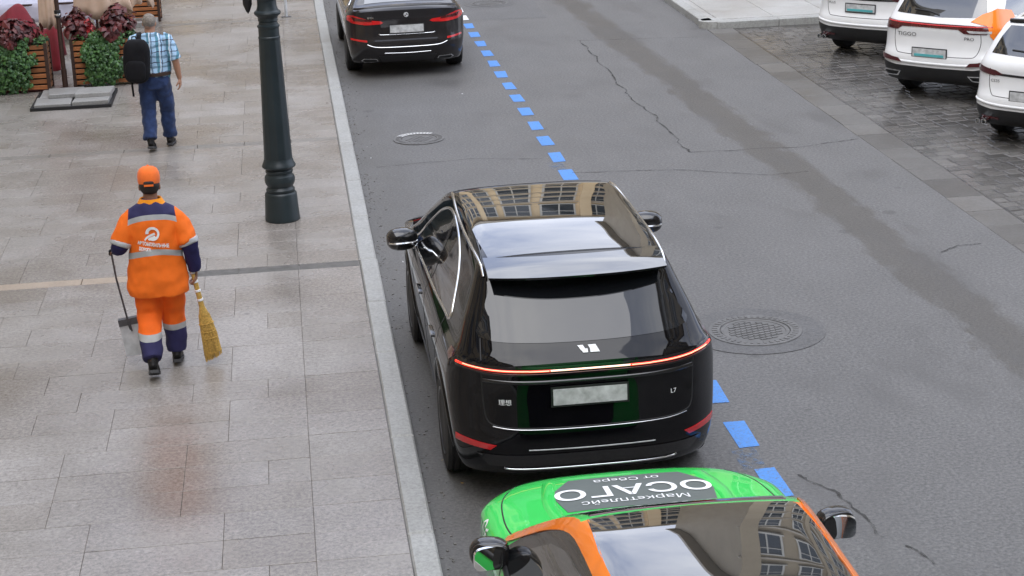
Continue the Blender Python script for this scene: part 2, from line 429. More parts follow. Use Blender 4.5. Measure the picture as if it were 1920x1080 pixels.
def text_mesh(body, size, shear=0, bold=0):
    cu = bpy.data.curves.new('txt', 'FONT'); cu.body = body.replace('\u0435', 'e'); cu.resolution_u = 4; cu.size = size; cu.align_x = 'CENTER'; cu.align_y = 'CENTER'
    cu.shear = shear; cu.offset = bold
    o = bpy.data.objects.new('txt', cu); COL.objects.link(o)
    dg = bpy.context.evaluated_depsgraph_get(); me = bpy.data.meshes.new_from_object(o.evaluated_get(dg))
    V = [v.co.copy() for v in me.vertices]; F = [tuple(p.vertices) for p in me.polygons]
    bpy.data.objects.remove(o); bpy.data.meshes.remove(me); return V, F

# ------------------------------------------------------------------ setting
def sheet(name, x0, x1, y0, y1, z, mat, parent=None):
    return mobj(name, [(x0, y0, z), (x1, y0, z), (x1, y1, z), (x0, y1, z)], [(0, 1, 2, 3)], mat, parent, False)
g = sheet('ground', -400, 400, -200, 700, -.03, 'asphalt'); g['kind'] = 'structure'
KX, KI, RX = .755, .575, 7.24            # kerb outer / inner edge, right edge of the asphalt
road = sheet('road', KX-.1, RX, -30, 75, 0, 'asphalt'); tag(road, 'worn grey asphalt street with blue dashed parking line', kind='structure')
# sidewalk: grit bed, slabs on top
SWZ = .10
walk = box('sidewalk', (-5.7125, 30, .035), (12.575, 90, .09), 'joint_grit'); tag(walk, 'pale grey granite paved sidewalk along the kerb', kind='structure')
def chbox(name, sx, sy, sz, mat, ch=.002):
    o = MB().box((0, 0, 0), (sx, sy, sz), None, ch).build(name, mat); me = o.data; bpy.data.objects.remove(o); return me
DR = [17.95, 23.78, 34.1]                # drainage strips across the sidewalk
STRIP = .20
rows = []
y = 9.3
marks = sorted(DR); mi = 0
while y < 60:
    d = .45
    if mi < len(marks) and y+d > marks[mi]-STRIP/2-.12:
        d = marks[mi]-STRIP/2-y
        if d > .08: rows.append((y, d))
        y = marks[mi]+STRIP/2; mi += 1; continue
    rows.append((y, d)); y += d
fw2 = Vector((fw.x, fw.y)).normalized()
def in_view(x, y, z=0, mg=30):
    d = Vector((x, y, z-CAM_H)); k = d.dot(fw)
    if k <= .1: return False
    px, py = 960+CAM_F*d.dot(rt)/k, 540-CAM_F*d.dot(up)/k
    return -mg < px < 1920+mg and -mg < py < 1080+mg
slabs = []
SW = .62
for i, (y0, d) in enumerate(rows):
    x = KI-.006; first = True
    while x > -11:
        w = SW if first else random.choice((.62, .93, .93))
        if first and False: pass
        slabs.append((x-w, x, y0, y0+d)); 
        x -= w; 
        if first and i % 2: 
            w = .31+.31*(i % 4 == 1); slabs.append((x-w, x, y0, y0+d)); x -= w
        first = False
vis = [s for s in slabs if any(in_view(a, b, SWZ) for a in (s[0], s[1]) for b in (s[2], s[3]))]
vis.sort(key=lambda s: s[2]-.02*abs(s[0]))
near, far = vis[:300], vis[300:]+[s for s in slabs if s not in set(vis) and s[2] < 50]
cache = {}
GAP = .006
for (x0, x1, y0, y1) in near:
    k = (round(x1-x0, 3), round(y1-y0, 3))
    if k not in cache: cache[k] = chbox('paving_slab', k[0]-.002, k[1]-.006, .04, 'slab_stone')
    o = inst('paving_slab', cache[k], ((x0+x1)/2, (y0+y1)/2, SWZ-.02+random.uniform(-.0015, .0008)), 0, walk)
    o.rotation_euler = (random.uniform(-.0015, .0015), random.uniform(-.0015, .0015), 0)
mb = MB()
for (x0, x1, y0, y1) in far:
    mb.box(((x0+x1)/2, (y0+y1)/2, SWZ-.02+random.uniform(-.0015, .0008)), (x1-x0-.002, y1-y0-.006, .04), None, .002)
o = mb.build('paving_slabs_far', 'slab_stone_far', walk); o['kind'] = 'stuff'
# drainage strips: beige stones, grates next to the kerb
for yi, yd in enumerate(DR):
    x = KI-.006
    gx = (-.65, -.03) if yi == 0 else None
    while x > -9:
        w = .61 if x > -.7 else .95
        if gx and x > -.7:
            mbg = MB(); cx = x-w/2
            for k in range(7):
                mbg.box((cx, yd-.085+k*.0283, SWZ-.012), (w-.01, .012, .02))
            for k in range(9): mbg.box((cx-w/2+.03+k*(w-.06)/8, yd, SWZ-.016), (.014, STRIP-.02, .012))
            mbg.build('drain_grate', 'grate_metal', walk)
        else:
            MB().box((x-w/2, yd, SWZ-.021), (w-GAP, STRIP-GAP, .04), None, .004).build('drain_stone', 'beige_stone' if yi == 0 else 'strip_stone', walk)
        x -= w
box('grate_bed', (-.04, 17.95, .083), (1.22, .19, .004), 'joint_grit', walk)
# kerb stones
kerb = empty('kerb', ((KX+KI)/2, 20, 0)); kerb['kind'] = 'structure'; kerb['label'] = 'pale granite kerb between sidewalk and street'
KJ = [7.6, 9.5, 11.4, 13.17, 15.15, 16.62, 18.07, 19.75, 21.42, 23.47, 25.3, 27.2, 29.1, 31.1, 33.74, 35.7, 37.6, 39.5, 41.4, 43.3, 45.2]
for a, b in zip(KJ[:-1], KJ[1:]):
    o = MB().box((0, 0, 0), (KX-KI, b-a-.014, .30), None, .014).build('kerb_stone', 'kerb_granite', kerb)
    o.location = (random.uniform(-.004, .004), (a+b)/2-20, SWZ-.146+random.uniform(-.003, .003)); o.rotation_euler = (0, 0, random.uniform(-.0015, .0015))
# blue dashes, each a sheet of paint
def gquad(name, pts, z, mat, parent):
    return mobj(name, [(x, y, z) for x, y in pts], [tuple(range(len(pts)))], mat, parent, False)
for k in range(26):
    yc = 11.95+.945*k; w = .085
    j = [random.uniform(-.012, .012) for _ in range(8)]
    x = 3.28-.0006*k
    gquad('blue_dash' if k < 23 else 'white_dash', [(x-w+j[0], yc-.26+j[1]), (x+w+j[2], yc-.26+j[3]), (x+w+j[4], yc+.26+j[5]), (x-w+j[6], yc+.26+j[7])], .004, 'blue_paint' if k < 23 else 'badge_white', road)
    if k in (0, 10, 3, 7):
        gquad('worn_dash', [(x-w-.07, yc+.26), (x+w-.06, yc+.26), (x+w-.06, yc+.66), (x-w-.08, yc+.66)], .0045, 'blue_worn', road)
# repair patch + cracks
def ribbon(name, pts, w, z, mat, parent, jit=.01, n=14):
    P = []
    for (a, b) in zip(pts[:-1], pts[1:]):
        a, b = Vector(a), Vector(b)
        for i in range(n): P.append(a.lerp(b, i/n))
    P.append(Vector(pts[-1])); V, F = [], []
    for i, p in enumerate(P):
        d = (P[min(i+1, len(P)-1)]-P[max(i-1, 0)]).normalized(); nn = Vector((-d.y, d.x)); q_ = Vector((p.x*2.3, p.y*2.3, 0)); c = p+nn*jit*(2.4*noise.noise(q_)+.8*noise.noise(q_*4)+random.uniform(-.25, .25))
        ww = w*random.uniform(.35, 1.3)/2; V += [(*(c-nn*ww), z), (*(c+nn*ww), z)]
    F = [(2*i, 2*i+1, 2*i+3, 2*i+2) for i in range(len(P)-1)]
    return mobj(name, V, F, mat, parent, False)
ribbon('crack', [(4.92, 30.6), (4.93, 27.5), (4.87, 25.8), (4.95, 24.2), (4.93, 22.15)], .028, .006, 'crack_fill', road, .03)
ribbon('crack', [(4.93, 22.15), (6.4, 22.05), (7.2, 22.3)], .022, .006, 'crack_fill', road, .02)
ribbon('crack', [(4.9, 30.6), (6.9, 30.3)], .02, .006, 'crack_fill', road, .02)
ribbon('crack', [(3.34, 21.5), (4.6, 21.3), (5.6, 20.75), (6.1, 20.8)], .018, .006, 'crack_fill', road, .02)
ribbon('crack', [(1.0, 22.4), (2.2, 22.55), (3.1, 22.3)], .014, .006, 'crack_fill', road, .02)
ribbon('crack', [(6.45, 17.2), (6.7, 17.4), (6.95, 17.4)], .022, .006, 'crack_fill', road, .015)
ribbon('crack', [(3.5, 12.05), (3.66, 11.7), (3.74, 11.2), (3.78, 10.9)], .022, .006, 'crack_fill', road, .03)
ribbon('crack', [(3.85, 10.75), (3.95, 10.45)], .022, .006, 'crack_fill', road, .02)
gquad('asphalt_patch', [(3.0, 33.4), (4.75, 33.2), (4.85, 36.5), (3.0, 36.6)], .003, 'asphalt_patch', road)
# small litter on the pavement edge
for i in range(26):
    x, y = random.choice([(random.uniform(.82, 1.2), random.uniform(11.5, 26)), (random.uniform(.8, 7), random.uniform(12, 30))])
    gquad('litter_speck', [(x+random.uniform(-.025, .025), y+random.uniform(-.03, .03)) for _ in range(3)], .007, random.choice(('badge_white', 'straw', 'crack_fill')), road)

# grit lying in the gutter
mb = MB(); rg_ = random.Random(11)
for _ in range(500):
    yy = rg_.uniform(10.5, 38); xx = KX+.012+abs(rg_.gauss(0, .10)); q_ = rg_.uniform(.003, .009)
    mb.box((xx, yy, q_*.4), (q_*2, q_*1.6, q_), Matrix.Rotation(rg_.uniform(0, 3), 3, 'Z'))
o = mb.build('gutter_grit', 'joint_grit', road); o['kind'] = 'stuff'
# cobbled parking bay
SX0 = RX+.46
bay = box('cobbled_bay', ((RX+30)/2, 20.65, -.02), (30-RX, 20.7, .03), 'sett_joint'); tag(bay, 'wet dark cobbled parking bay beside the street', kind='structure')
y = 10.4
while y < 30.95:
    l = random.choice((.55, .7, .62, .8)); l = min(l, 30.98-y)
    if l < .2: break
    o = MB().box((0, 0, 0), (.44, l-.012, .05), None, .006).build('border_stone', 'border_stone', bay)
    o.location = (RX+.22-bay.location.x*0+random.uniform(-.01, .01), y+l/2, -.019+random.uniform(-.003, .003)); y += l
setts = []
yy, i = 10.4, 0
while yy < 30.9:
    d = random.choice((.17, .19, .20))
    x = SX0+(.0 if i % 2 else -.07)
    while x < 15.5:
        w = random.uniform(.20, .30)
        setts.append((max(x, SX0), x+w, yy, yy+d)); x += w
    yy += d; i += 1
SKEW = .10
def sk(x, y): return y+SKEW*(x-SX0)
vs2 = [s for s in setts if in_view(s[0], sk(s[0], s[2])) and sk(s[1], s[3]) < 30.9 and s[1]-s[0] > .06]
rest = sorted(vs2, key=lambda s: sk(s[0], s[2])**2+s[0]**2)
cache = {}
for s in rest[:300]:
    k = (round(s[1]-s[0], 2), round(s[3]-s[2], 2))
    if k not in cache: cache[k] = chbox('sett', k[0]-.020, k[1]-.022, .05, 'sett_stone', .009)
    o = inst('sett', cache[k], ((s[0]+s[1])/2, sk((s[0]+s[1])/2, (s[2]+s[3])/2), -.022+random.uniform(-.004, .003)), SKEW, bay)
    o.rotation_euler = (random.uniform(-.012, .012), random.uniform(-.012, .012), SKEW+random.uniform(-.03, .03))
mb = MB()
for s in rest[300:]:
    rot = Matrix.Rotation(SKEW+random.uniform(-.03, .03), 3, 'Z') @ Matrix.Rotation(random.uniform(-.012, .012), 3, 'X')
    mb.box(((s[0]+s[1])/2, sk((s[0]+s[1])/2, (s[2]+s[3])/2), -.022+random.uniform(-.004, .003)), (s[1]-s[0]-.020, s[3]-s[2]-.022, .05), rot, .009)
o = mb.build('setts_far', 'sett_stone_far', bay); o['kind'] = 'stuff'
# raised pavement across the bay
rp = box('corner_pavement', (24.0, 55.15, .04), (33.2, 47.9, .12), 'pale_paving'); tag(rp, 'raised pale pavement at the street corner', kind='structure')
for i in range(5):
    for j in range(6):
        o = MB().box((0, 0, 0), (.99, .99, .03), None, .004).build('paving_slab', 'pale_paving', rp); o.location = (8.02+i, 31.85+j, .097)
        o.location.x -= 0
ck = empty('corner_kerb', (7.3, 31.1, 0)); ck['kind'] = 'structure'; ck['label'] = 'granite kerb round the corner pavement'
x = 7.25
for l in (1.1, 1.0, 1.0, 1.0, 1.0, 1.0):
    o = MB().box((0, 0, 0), (l-.01, .18, .3), None, .012).build('kerb_stone', 'kerb_granite', ck); o.location = (x+l/2-7.3+.18, 0, -.032); x += l
y = 31.2
for l in (1.3, 1.5, 1.5, 1.5):
    o = MB().box((0, 0, 0), (.2, l-.01, .3), None, .012).build('kerb_stone', 'kerb_granite', ck); o.location = (0, y+l/2-31.1, -.030); y += l
o = MB().lathe([(.22, 0), (.22, .30)], 20).build('kerb_stone', 'kerb_granite', ck, True); o.location = (.07, .14, -.18)

# manhole covers
def manhole(loc, rz, rcover, rcollar, label):
    t_ = empty('manhole_cover', (*loc, 0), rz); tag(t_, label, 'manhole cover', 'manhole covers in the street')
    if rcollar: MB().lathe([(rcollar, .001), (rcollar, .006), (rcover-.005, .006)], 48, cap=False).build('asphalt_collar', 'asphalt_collar', t_)
    MB().lathe([(rcover, -.01), (rcover, .012), (rcover-.012, .016), (rcover-.10, .016), (rcover-.105, .004)], 56, cap=False).build('frame', 'iron_cover', t_, True)
    rc = rcover-.112
    mb_ = MB().lathe([(rc, -.005), (rc, .010), (rc-.03, .010), (rc-.035, .004), (.0, .004)], 48)
    s_ = .058
    n_ = int(rc/s_)+1
    for i in range(-n_, n_+1):
        for j in range(-n_, n_+1):
            x_, y_ = i*s_+(s_/2 if j % 2 else 0), j*s_
            if math.hypot(x_, y_) < rc-.06: mb_.box((x_, y_, .007), (.050, .040, .006))
    mb_.build('cover', 'iron_cover', t_)
    mb_ = MB()
    for k in range(40):
        a = 2*math.pi*k/40; mb_.box(((rcover-.055)*math.cos(a), (rcover-.055)*math.sin(a), .018), (.05, .024, .006), Matrix.Rotation(a, 3, 'Z'))
    mb_.build('frame_ribs', 'iron_cover', t_)['kind'] = 'stuff'
    return t_
manhole((4.0, 15.25), .3, .42, .63, 'round iron manhole cover in a dark asphalt collar beside the black car')
mh = manhole((1.65, 23.85), 1.0, .34, 0, 'iron manhole cover with a worn white arc near the kerb')
mobj('worn_white_arc', [((.33 if i % 2 else .24)*math.cos(a_), (.33 if i % 2 else .24)*math.sin(a_), .0205) for i, a_ in [(i, R(30+i//2*4)-1.0+R(20)) for i in range(52)]], [(2*i, 2*i+1, 2*i+3, 2*i+2) for i in range(25)], 'white_worn', mh, False)
manhole((3.93, 35.2), .1, .36, .5, 'far manhole cover in a square patch behind the saloon')

# ------------------------------------------------------------------ buildings up the street (they stand in the car reflections)
def building(name, loc, rz, W, D, floors, fh, bays, mats, label, pil=True, win=(1.6, 1.9), every=3):
    wallm, trimm = mats
    b = empty(name, loc, rz); tag(b, label, 'building')
    H_ = floors*fh+1.2
    box('wall', (0, D/2, H_/2), (W, D, H_), wallm, b)
    box('cornice', (0, D/2-.2, H_+.25), (W+1.4, D+1.2, .5), trimm, b); box('roof', (0, D/2, H_+.9), (W-2, D-2, .8), 'roof_metal', b)
    for k in range(1, floors): box('string_course', (0, -.06, k*fh+.9), (W+.2, .24, .22), trimm, b)
    bw = W/bays; wm = fm = None
    for i in range(bays):
        xc = -W/2+bw*(i+.5)
        if pil and i % every == 0: box('pilaster', (xc-bw/2+.5, -.22, H_/2), (1.0, .5, H_-.02), wallm, b)
        for k in range(floors):
            zc = k*fh+fh*.55+.9
            if fm is None:
                mb_ = MB(); w_, h_ = win
                for sx in (-1, 1): mb_.box((sx*(w_/2+.07), 0, 0), (.14, .16, h_+.28))
                for sz in (-1, 1): mb_.box((0, 0, sz*(h_/2+.07)), (w_, .16, .14))
                mb_.box((0, .01, 0), (.09, .12, h_)); mb_.box((0, .0125, h_*.2), (w_, .115, .09)); mb_.box((0, -.12, -h_/2-.2), (w_+.5, .35, .12))
                f_ = mb_.build('window', 'window_frame', b); fm = f_.data
                p_ = MB().box((0, .03, 0), (w_, .02, h_)).build('pane', 'facade_glass', f_); wm = p_.data
            else:
                f_ = inst('window', fm, parent=b); inst('pane', wm, parent=f_)
            f_.location = (xc, -.075, zc)
    return b
building('street_block', (1.5, 80, 0), 0, 30, 14, 6, 3.9, 10, ('facade_beige', 'facade_trim'), 'beige office block with tall bays closing the far end of the street', True, (2.1, 2.5), 3)
building('street_block', (-9.5, 56, 0), R(90), 40, 12, 5, 3.8, 14, ('facade_cream', 'facade_trim'), 'cream terrace lining the left side of the street beyond the cafe', True, (1.5, 2.0), 4)
building('street_block', (28.5, 52, 0), R(-4), 30, 24, 7, 3.7, 10, ('facade_brown', 'facade_trim'), 'brown corner block on the right beyond the parked white cars', True, (1.7, 2.2), 2)
building('street_block', (-9.5, 6, 0), R(90), 56, 12, 6, 3.8, 18, ('facade_beige', 'facade_trim'), 'beige terrace on the left of the street beside the sidewalk', True, (1.5, 2.0), 3)
building('street_block', (6, -24, 0), R(180), 60, 14, 5, 3.9, 20, ('facade_brown', 'facade_trim'), 'brown block behind the camera across the near end of the street', True, (1.7, 2.2), 4)
building('street_block', (17.5, -8, 0), R(-90), 40, 14, 7, 3.8, 14, ('facade_brown', 'facade_trim'), 'tall brown block on the right of the street beside the camera', True, (1.7, 2.2), 2)

# ------------------------------------------------------------------ cars
def shell(P, res):
    """car body as the surface of an implicit solid (profile, plan, section), vertices found along rays from a spine"""
    zt, yr, yf = pchip(*zip(*P['top'])), pchip(*zip(*P['rear'])), pchip(*zip(*P['front']))
    sec, plan, zb = pchip(*zip(*P['sec'])), pchip(*zip(*P['plan'])), pchip(*zip(*P['bot']))
    cw, (ra, rp_), (fa, fp), k = P['crown'], P['rsweep'], P['fsweep'], P.get('k', .028); W = P['W']
    def F(x, y, z):
        ax = np.abs(x); s = np.clip(ax/W, 0, 1.6)
        e = 1e-3; dz = (zt(y+e)-zt(y-e))/(2*e)
        g1 = (z-zt(y)+cw*s**2.6)/np.sqrt(1+dz**2)
        dr = (yr(z+e)-yr(z-e))/(2*e); g2 = (yr(z)+ra*s**rp_-y)/np.sqrt(1+dr**2)
        df = (yf(z+e)-yf(z-e))/(2*e); g3 = (y-(yf(z)-fa*s**fp))/np.sqrt(1+df**2)
        g4 = ax-sec(z)*plan(y); g5 = zb(y)-z
        G_ = np.stack([g1, g2, g3, g4, g5]); mxx = G_.max(0)
        return mxx+k*np.log(np.exp((G_-mxx)/k).sum(0))
    L = P['L']; ya, yb, zc = P['seg']; Hh = P['H']
    nx, ny, nz = int(2*W/res), int(L/res), int(1.2/res)
    V, F_, idx = [], [], {}
    def vid(i, j, kk):
        if (i, j, kk) not in idx: idx[(i, j, kk)] = len(V); V.append((i, j, kk))
        return idx[(i, j, kk)]
    for i in range(nx):
        for j in range(ny):
            F_.append((vid(i, j, 0), vid(i, j+1, 0), vid(i+1, j+1, 0), vid(i+1, j, 0))); F_.append((vid(i, j, nz), vid(i+1, j, nz), vid(i+1, j+1, nz), vid(i, j+1, nz)))
    for i in range(nx):
        for kk in range(nz):
            F_.append((vid(i, 0, kk), vid(i+1, 0, kk), vid(i+1, 0, kk+1), vid(i, 0, kk+1))); F_.append((vid(i, ny, kk), vid(i, ny, kk+1), vid(i+1, ny, kk+1), vid(i+1, ny, kk)))
    for j in range(ny):
        for kk in range(nz):
            F_.append((vid(0, j, kk), vid(0, j, kk+1), vid(0, j+1, kk+1), vid(0, j+1, kk))); F_.append((vid(nx, j, kk), vid(nx, j+1, kk), vid(nx, j+1, kk+1), vid(nx, j, kk+1)))
    A = np.array(V, float); X = (A[:, 0]/nx*2-1)*W; Y = A[:, 1]/ny*L; Z = .22+A[:, 2]/nz*(Hh-.22)
    oy = np.clip(Y, ya, yb)
    # spread the spine so rays fan gently instead of meeting at the ends
    oy = ya+(yb-ya)*np.clip((Y-0)/L, 0, 1)*1.0
    D = np.stack([X, Y-oy, Z-zc]); D /= np.linalg.norm(D, axis=0)
    lo = np.zeros(len(X)); hi = np.full(len(X), 3.2)
    for _ in range(36):
        mid = (lo+hi)/2; f = F(D[0]*mid, oy+D[1]*mid, zc+D[2]*mid); lo = np.where(f < 0, mid, lo); hi = np.where(f < 0, hi, mid)
    Pn = np.stack([D[0]*lo, oy+D[1]*lo, zc+D[2]*lo]).T
    return Pn, F_
class Car:
    def __init__(s, name, P, loc, rz, mat, res=.045):
        s.P = P; s.root = empty(name, loc, rz)
        V, F_ = shell(P, res)
        s.body = mobj('body', V, F_, mat, s.root)
        bm = bmesh.new(); bm.from_mesh(s.body.data); bmesh.ops.recalc_face_normals(bm, faces=bm.faces); s.bvh = BVHTree.FromBMesh(bm); bm.to_mesh(s.body.data); bm.free()
    def arches(s, ys, r, zc, depth=.30):
        W = s.P['W']; cut = MB()
        for y in ys:
            for sx in (-1, 1): cut.lathe([(r, -.35), (r, .35)], 40, 'x', (sx*(W+.35-depth), y, zc))
        c = cut.build('cut', 'black_plastic'); s.body.data.materials.append(MATS['black_plastic'])
        bake(s.body, [('BOOLEAN', dict(operation='DIFFERENCE', object=c, solver='EXACT', material_mode='TRANSFER'))])
        me = c.data; bpy.data.objects.remove(c); bpy.data.meshes.remove(me)
        s.body.data.polygons.foreach_set('use_smooth', [True]*len(s.body.data.polygons)); s.body.data.set_sharp_from_angle(angle=R(38))
    def hit(s, a, b, mode):
        o, d = {'rear': ((a, -3, b), (0, 1, 0)), 'front': ((a, 9, b), (0, -1, 0)), 'left': ((-3, a, b), (1, 0, 0)), 'right': ((3, a, b), (-1, 0, 0)), 'top': ((a, b, 4), (0, 0, -1)), 'right_rear': ((a*.7071+2.5, a*.7071-2.5, b), (-.7071, .7071, 0))}[mode]
        h = s.bvh.ray_cast(Vector(o), Vector(d))
        if h[0] is None:
            return None
        n = h[1]
        if n.dot(Vector(d)) > 0: n = -n
        return h[0], n
    def patch(s, name, outline, mode, mat, parent=None, off=.004, step=.05, thick=.012, smooth=0):
        ol = [Vector((p[0], p[1])) for p in outline]
        if smooth: ol = catmull(ol, smooth, True)
        B = []
        for a, b in zip(ol, ol[1:]+ol[:1]):
            n = max(1, int((b-a).length/step))
            for i in range(n): B.append(a.lerp(b, i/n))
        def inside(p):
            c = False
            for a, b in zip(B, B[1:]+B[:1]):
                if (a.y > p.y) != (b.y > p.y) and p.x < (b.x-a.x)*(p.y-a.y)/(b.y-a.y)+a.x: c = not c
            return c
        mnx, mxx = min(p.x for p in B), max(p.x for p in B); mny, mxy = min(p.y for p in B), max(p.y for p in B)
        I = []
        y = mny+step/2
        while y < mxy:
            x = mnx+step/2
            while x < mxx:
                p = Vector((x, y))
                if inside(p) and min((p-b).length for b in B) > step*.45: I.append(p)
                x += step
            y += step
        nb = len(B)
        vv, _, ff, *_r = delaunay_2d_cdt(B+I, [(i, (i+1) % nb) for i in range(nb)], [], 1, 1e-5)
        pts, ok = [], []
        for v in vv:
            h = s.hit(v.x, v.y, mode); ok.append(h is not None)
            pts.append((h[0]+h[1]*off, h[1]) if h else (Vector(), Vector((0, 0, 1))))
        ff = [f for f in ff if all(ok[i] for i in f)]
        bm = bmesh.new(); bv = [bm.verts.new(p[0]) for p in pts]
        for f in ff:
            try: bm.faces.new([bv[i] for i in f])
            except ValueError: pass
        for v in [v for v in bm.verts if not v.link_faces]: bm.verts.remove(v)
        nr = {v: pts[i][1] for i, v in enumerate(bv) if v.is_valid}
        bm.normal_update()
        if sum(f.normal.dot(nr[f.verts[0]]) for f in bm.faces) < 0: bmesh.ops.reverse_faces(bm, faces=bm.faces)
        ed = [e for e in bm.edges if len(e.link_faces) == 1]; dn = {}
        for e in ed:
            for v in e.verts:
                if v not in dn: dn[v] = bm.verts.new(v.co-nr[v]*thick)
        for e in ed:
            l = e.link_loops[0]; a, b = l.vert, l.link_loop_next.vert
            bm.faces.new((b, a, dn[a], dn[b]))
        me = bpy.data.meshes.new(name); bm.to_mesh(me); bm.free(); me.materials.append(MATS[mat])
        me.polygons.foreach_set('use_smooth', [True]*len(me.polygons)); me.set_sharp_from_angle(angle=R(50))
        return link(bpy.data.objects.new(name, me), parent or s.root)
    def trim(s, name, pts, mode, mat, parent=None, w=.014, h=.006, closed=False, smooth=6, off=0):
        P = catmull([Vector((p[0], p[1])) for p in pts], smooth, closed) if smooth else [Vector(p) for p in pts]
        Q = [q for q in (s.hit(p.x, p.y, mode) for p in P) if q]
        n = len(Q); V, F_ = [], []
        for i, (c, nn) in enumerate(Q):
            a, b = (Q[(i-1) % n][0], Q[(i+1) % n][0]) if closed else (Q[max(i-1, 0)][0], Q[min(i+1, n-1)][0])
            t_ = (b-a).normalized(); sd_ = t_.cross(nn).normalized(); c = c+nn*off
            for (u, v) in ((-1, -.4), (-.8, .7), (0, 1), (.8, .7), (1, -.4)): V.append(c+sd_*u*w/2+nn*v*h)
        for i in range(n if closed else n-1):
            j = (i+1) % n
            for k in range(4): F_.append((i*5+k, i*5+k+1, j*5+k+1, j*5+k))
        return mobj(name, V, F_, mat, parent or s.root)
    def text(s, name, body, size, c, mode, mat, parent=None, off=.006, flip=False, rot=0, shear=0, bold=0, sx=1):
        V, F_ = text_mesh(body, size, shear, bold); out = []
        for v in V:
            x, y = v.x*sx, v.y
            if flip: x, y = -x, -y
            x, y = x*math.cos(rot)-y*math.sin(rot), x*math.sin(rot)+y*math.cos(rot)
            if mode == 'left': x = -x      # seen from the left side the car's front is to the left
            h = s.hit(c[0]+x, c[1]+y, mode); out.append(h[0]+h[1]*off if h else Vector((0, 1, .5)))
        return mobj(name, out, F_, mat, parent or s.root, False)
    def wheel(s, x, y, r, w, rimmat='rim_dark', spokes=10, steer=0):
        t_ = empty('wheel', (x, y, r), 0); t_.parent = s.root
        sd_ = 1 if x > 0 else -1
        t_.rotation_euler = (0, 0, (math.pi if sd_ < 0 else 0)+steer)
        pr = [(r*.66, -w/2+.01), (r*.8, -w/2), (r*.95, -w/2+.012), (r*.99, -w/2+.04)]
        for k in range(4):
            a = -w/2+.05+k*(w-.1)/4; b = a+(w-.1)/4
            pr += [(r, a), (r, b-.012), (r-.01, b-.010), (r-.01, b)]
        pr += [(r*.99, w/2-.04), (r*.95, w/2-.012), (r*.8, w/2), (r*.66, w/2-.01)]
        MB().lathe(pr, 48, 'x').build('tyre', 'rubber', t_, True, 35)
        mb_ = MB().lathe([(r*.665, w/2-.012), (r*.655, w/2-.004), (r*.61, w/2-.008), (r*.6, w/2-.05), (r*.58, -.02), (.0, -.02)], 40, 'x')
        mb_.lathe([(.065, w/2-.06), (.06, w/2-.028), (.0, w/2-.022)], 20, 'x')
        for k in range(spokes):
            a = 2*math.pi*k/spokes; rot = Matrix.Rotation(a, 3, 'X')
            mb_.box(rot @ Vector((w/2-.035, 0, r*.33)), (.03, .045, r*.58), rot)
        mb_.build('rim', rimmat, t_, True, 30)
    def mirror(s, x, y, z, size, mat, rotz=0, glass=True, stripe=None, frame='gloss_black'):
        t_ = MB(); sd_ = 1 if x > 0 else -1; rot = Matrix.Rotation(rotz*sd_, 3, 'Z')
        t_.blob((x, y, z), size, 2.6, 24, rot); 
        o = t_.build('mirror', mat, s.root, True)
        ax = .80*s.P['W']
        mb_ = MB(); mb_.tube([(x-sd_*size[0]*.2, y, z-size[2]*.25), (sd_*(s.P['W']-.13), y+.05, z-size[2]*.6)], [(.03, .05), (.03, .06)], 10, (0, 0, 1)); mb_.build('mirror_arm', frame, o, True)
        if glass:
            mb_ = MB(); mb_.blob((x, y-size[1]*.40, z), (size[0]*.92, size[1]*.32, size[2]*.92), 3.2, 24, rot); mb_.build('mirror_rim', frame, o, True)
            ol = loop_oval(0, 0, size[0]*.84, size[2]*.80, 4, 32); rg = Matrix.Rotation(sd_*-.22, 3, 'Z') @ Matrix.Rotation(.05, 3, 'X'); n_ = len(ol)
            c_ = Vector((x, y-size[1]*.60, z)); V_ = [c_+rg @ Vector((q[0], 0, q[1])) for q in ol]+[c_+rg @ Vector((q[0], .02, q[1])) for q in ol]
            MB().add(V_, [tuple(range(n_)), tuple(range(2*n_-1, n_-1, -1))]+[(i, (i+1) % n_, n_+(i+1) % n_, n_+i) for i in range(n_)]).build('mirror_glass', 'mirror_glass', o)
        if stripe:
            mb_ = MB(); mb_.tube([rot @ Vector((sd_*size[0]*(-.45+.9*k/8), -size[1]*.5*math.sqrt(max(.05, 1-(abs(-.45+.9*k/8)*1.9)**2.4)), -size[2]*.08))+Vector((x, y, z)) for k in range(9)], .010, 8, (0, 0, 1)); mb_.build('mirror_trim', stripe, o, True)
        return o
    def plate(s, x, z, w=.52, h=.115, mode='rear', tilt=.1, ink='plate_ink', smudge=True):
        hh = s.hit(x, z, mode); y = hh[0].y-.02 if mode == 'rear' else hh[0].y+.02
        rot = Matrix.Rotation(-tilt, 3, 'X')
        o = MB().box((x, y, z), (w+.03, .012, h+.03), rot).build('licence_plate', 'black_plastic', s.root)
        p_ = MB().box(Vector((x, y, z))+rot @ Vector((0, -.008, 0)), (w, .008, h), rot).build('plate_face', 'plate_white', o)
        return o
def loop_oval(cx, cy, w, h, p=3, n=28):
    return [(cx+w/2*math.copysign(abs(math.cos(t_))**(2/p), math.cos(t_)), cy+h/2*math.copysign(abs(math.sin(t_))**(2/p), math.sin(t_))) for t_ in [2*math.pi*k/n for k in range(n)]]

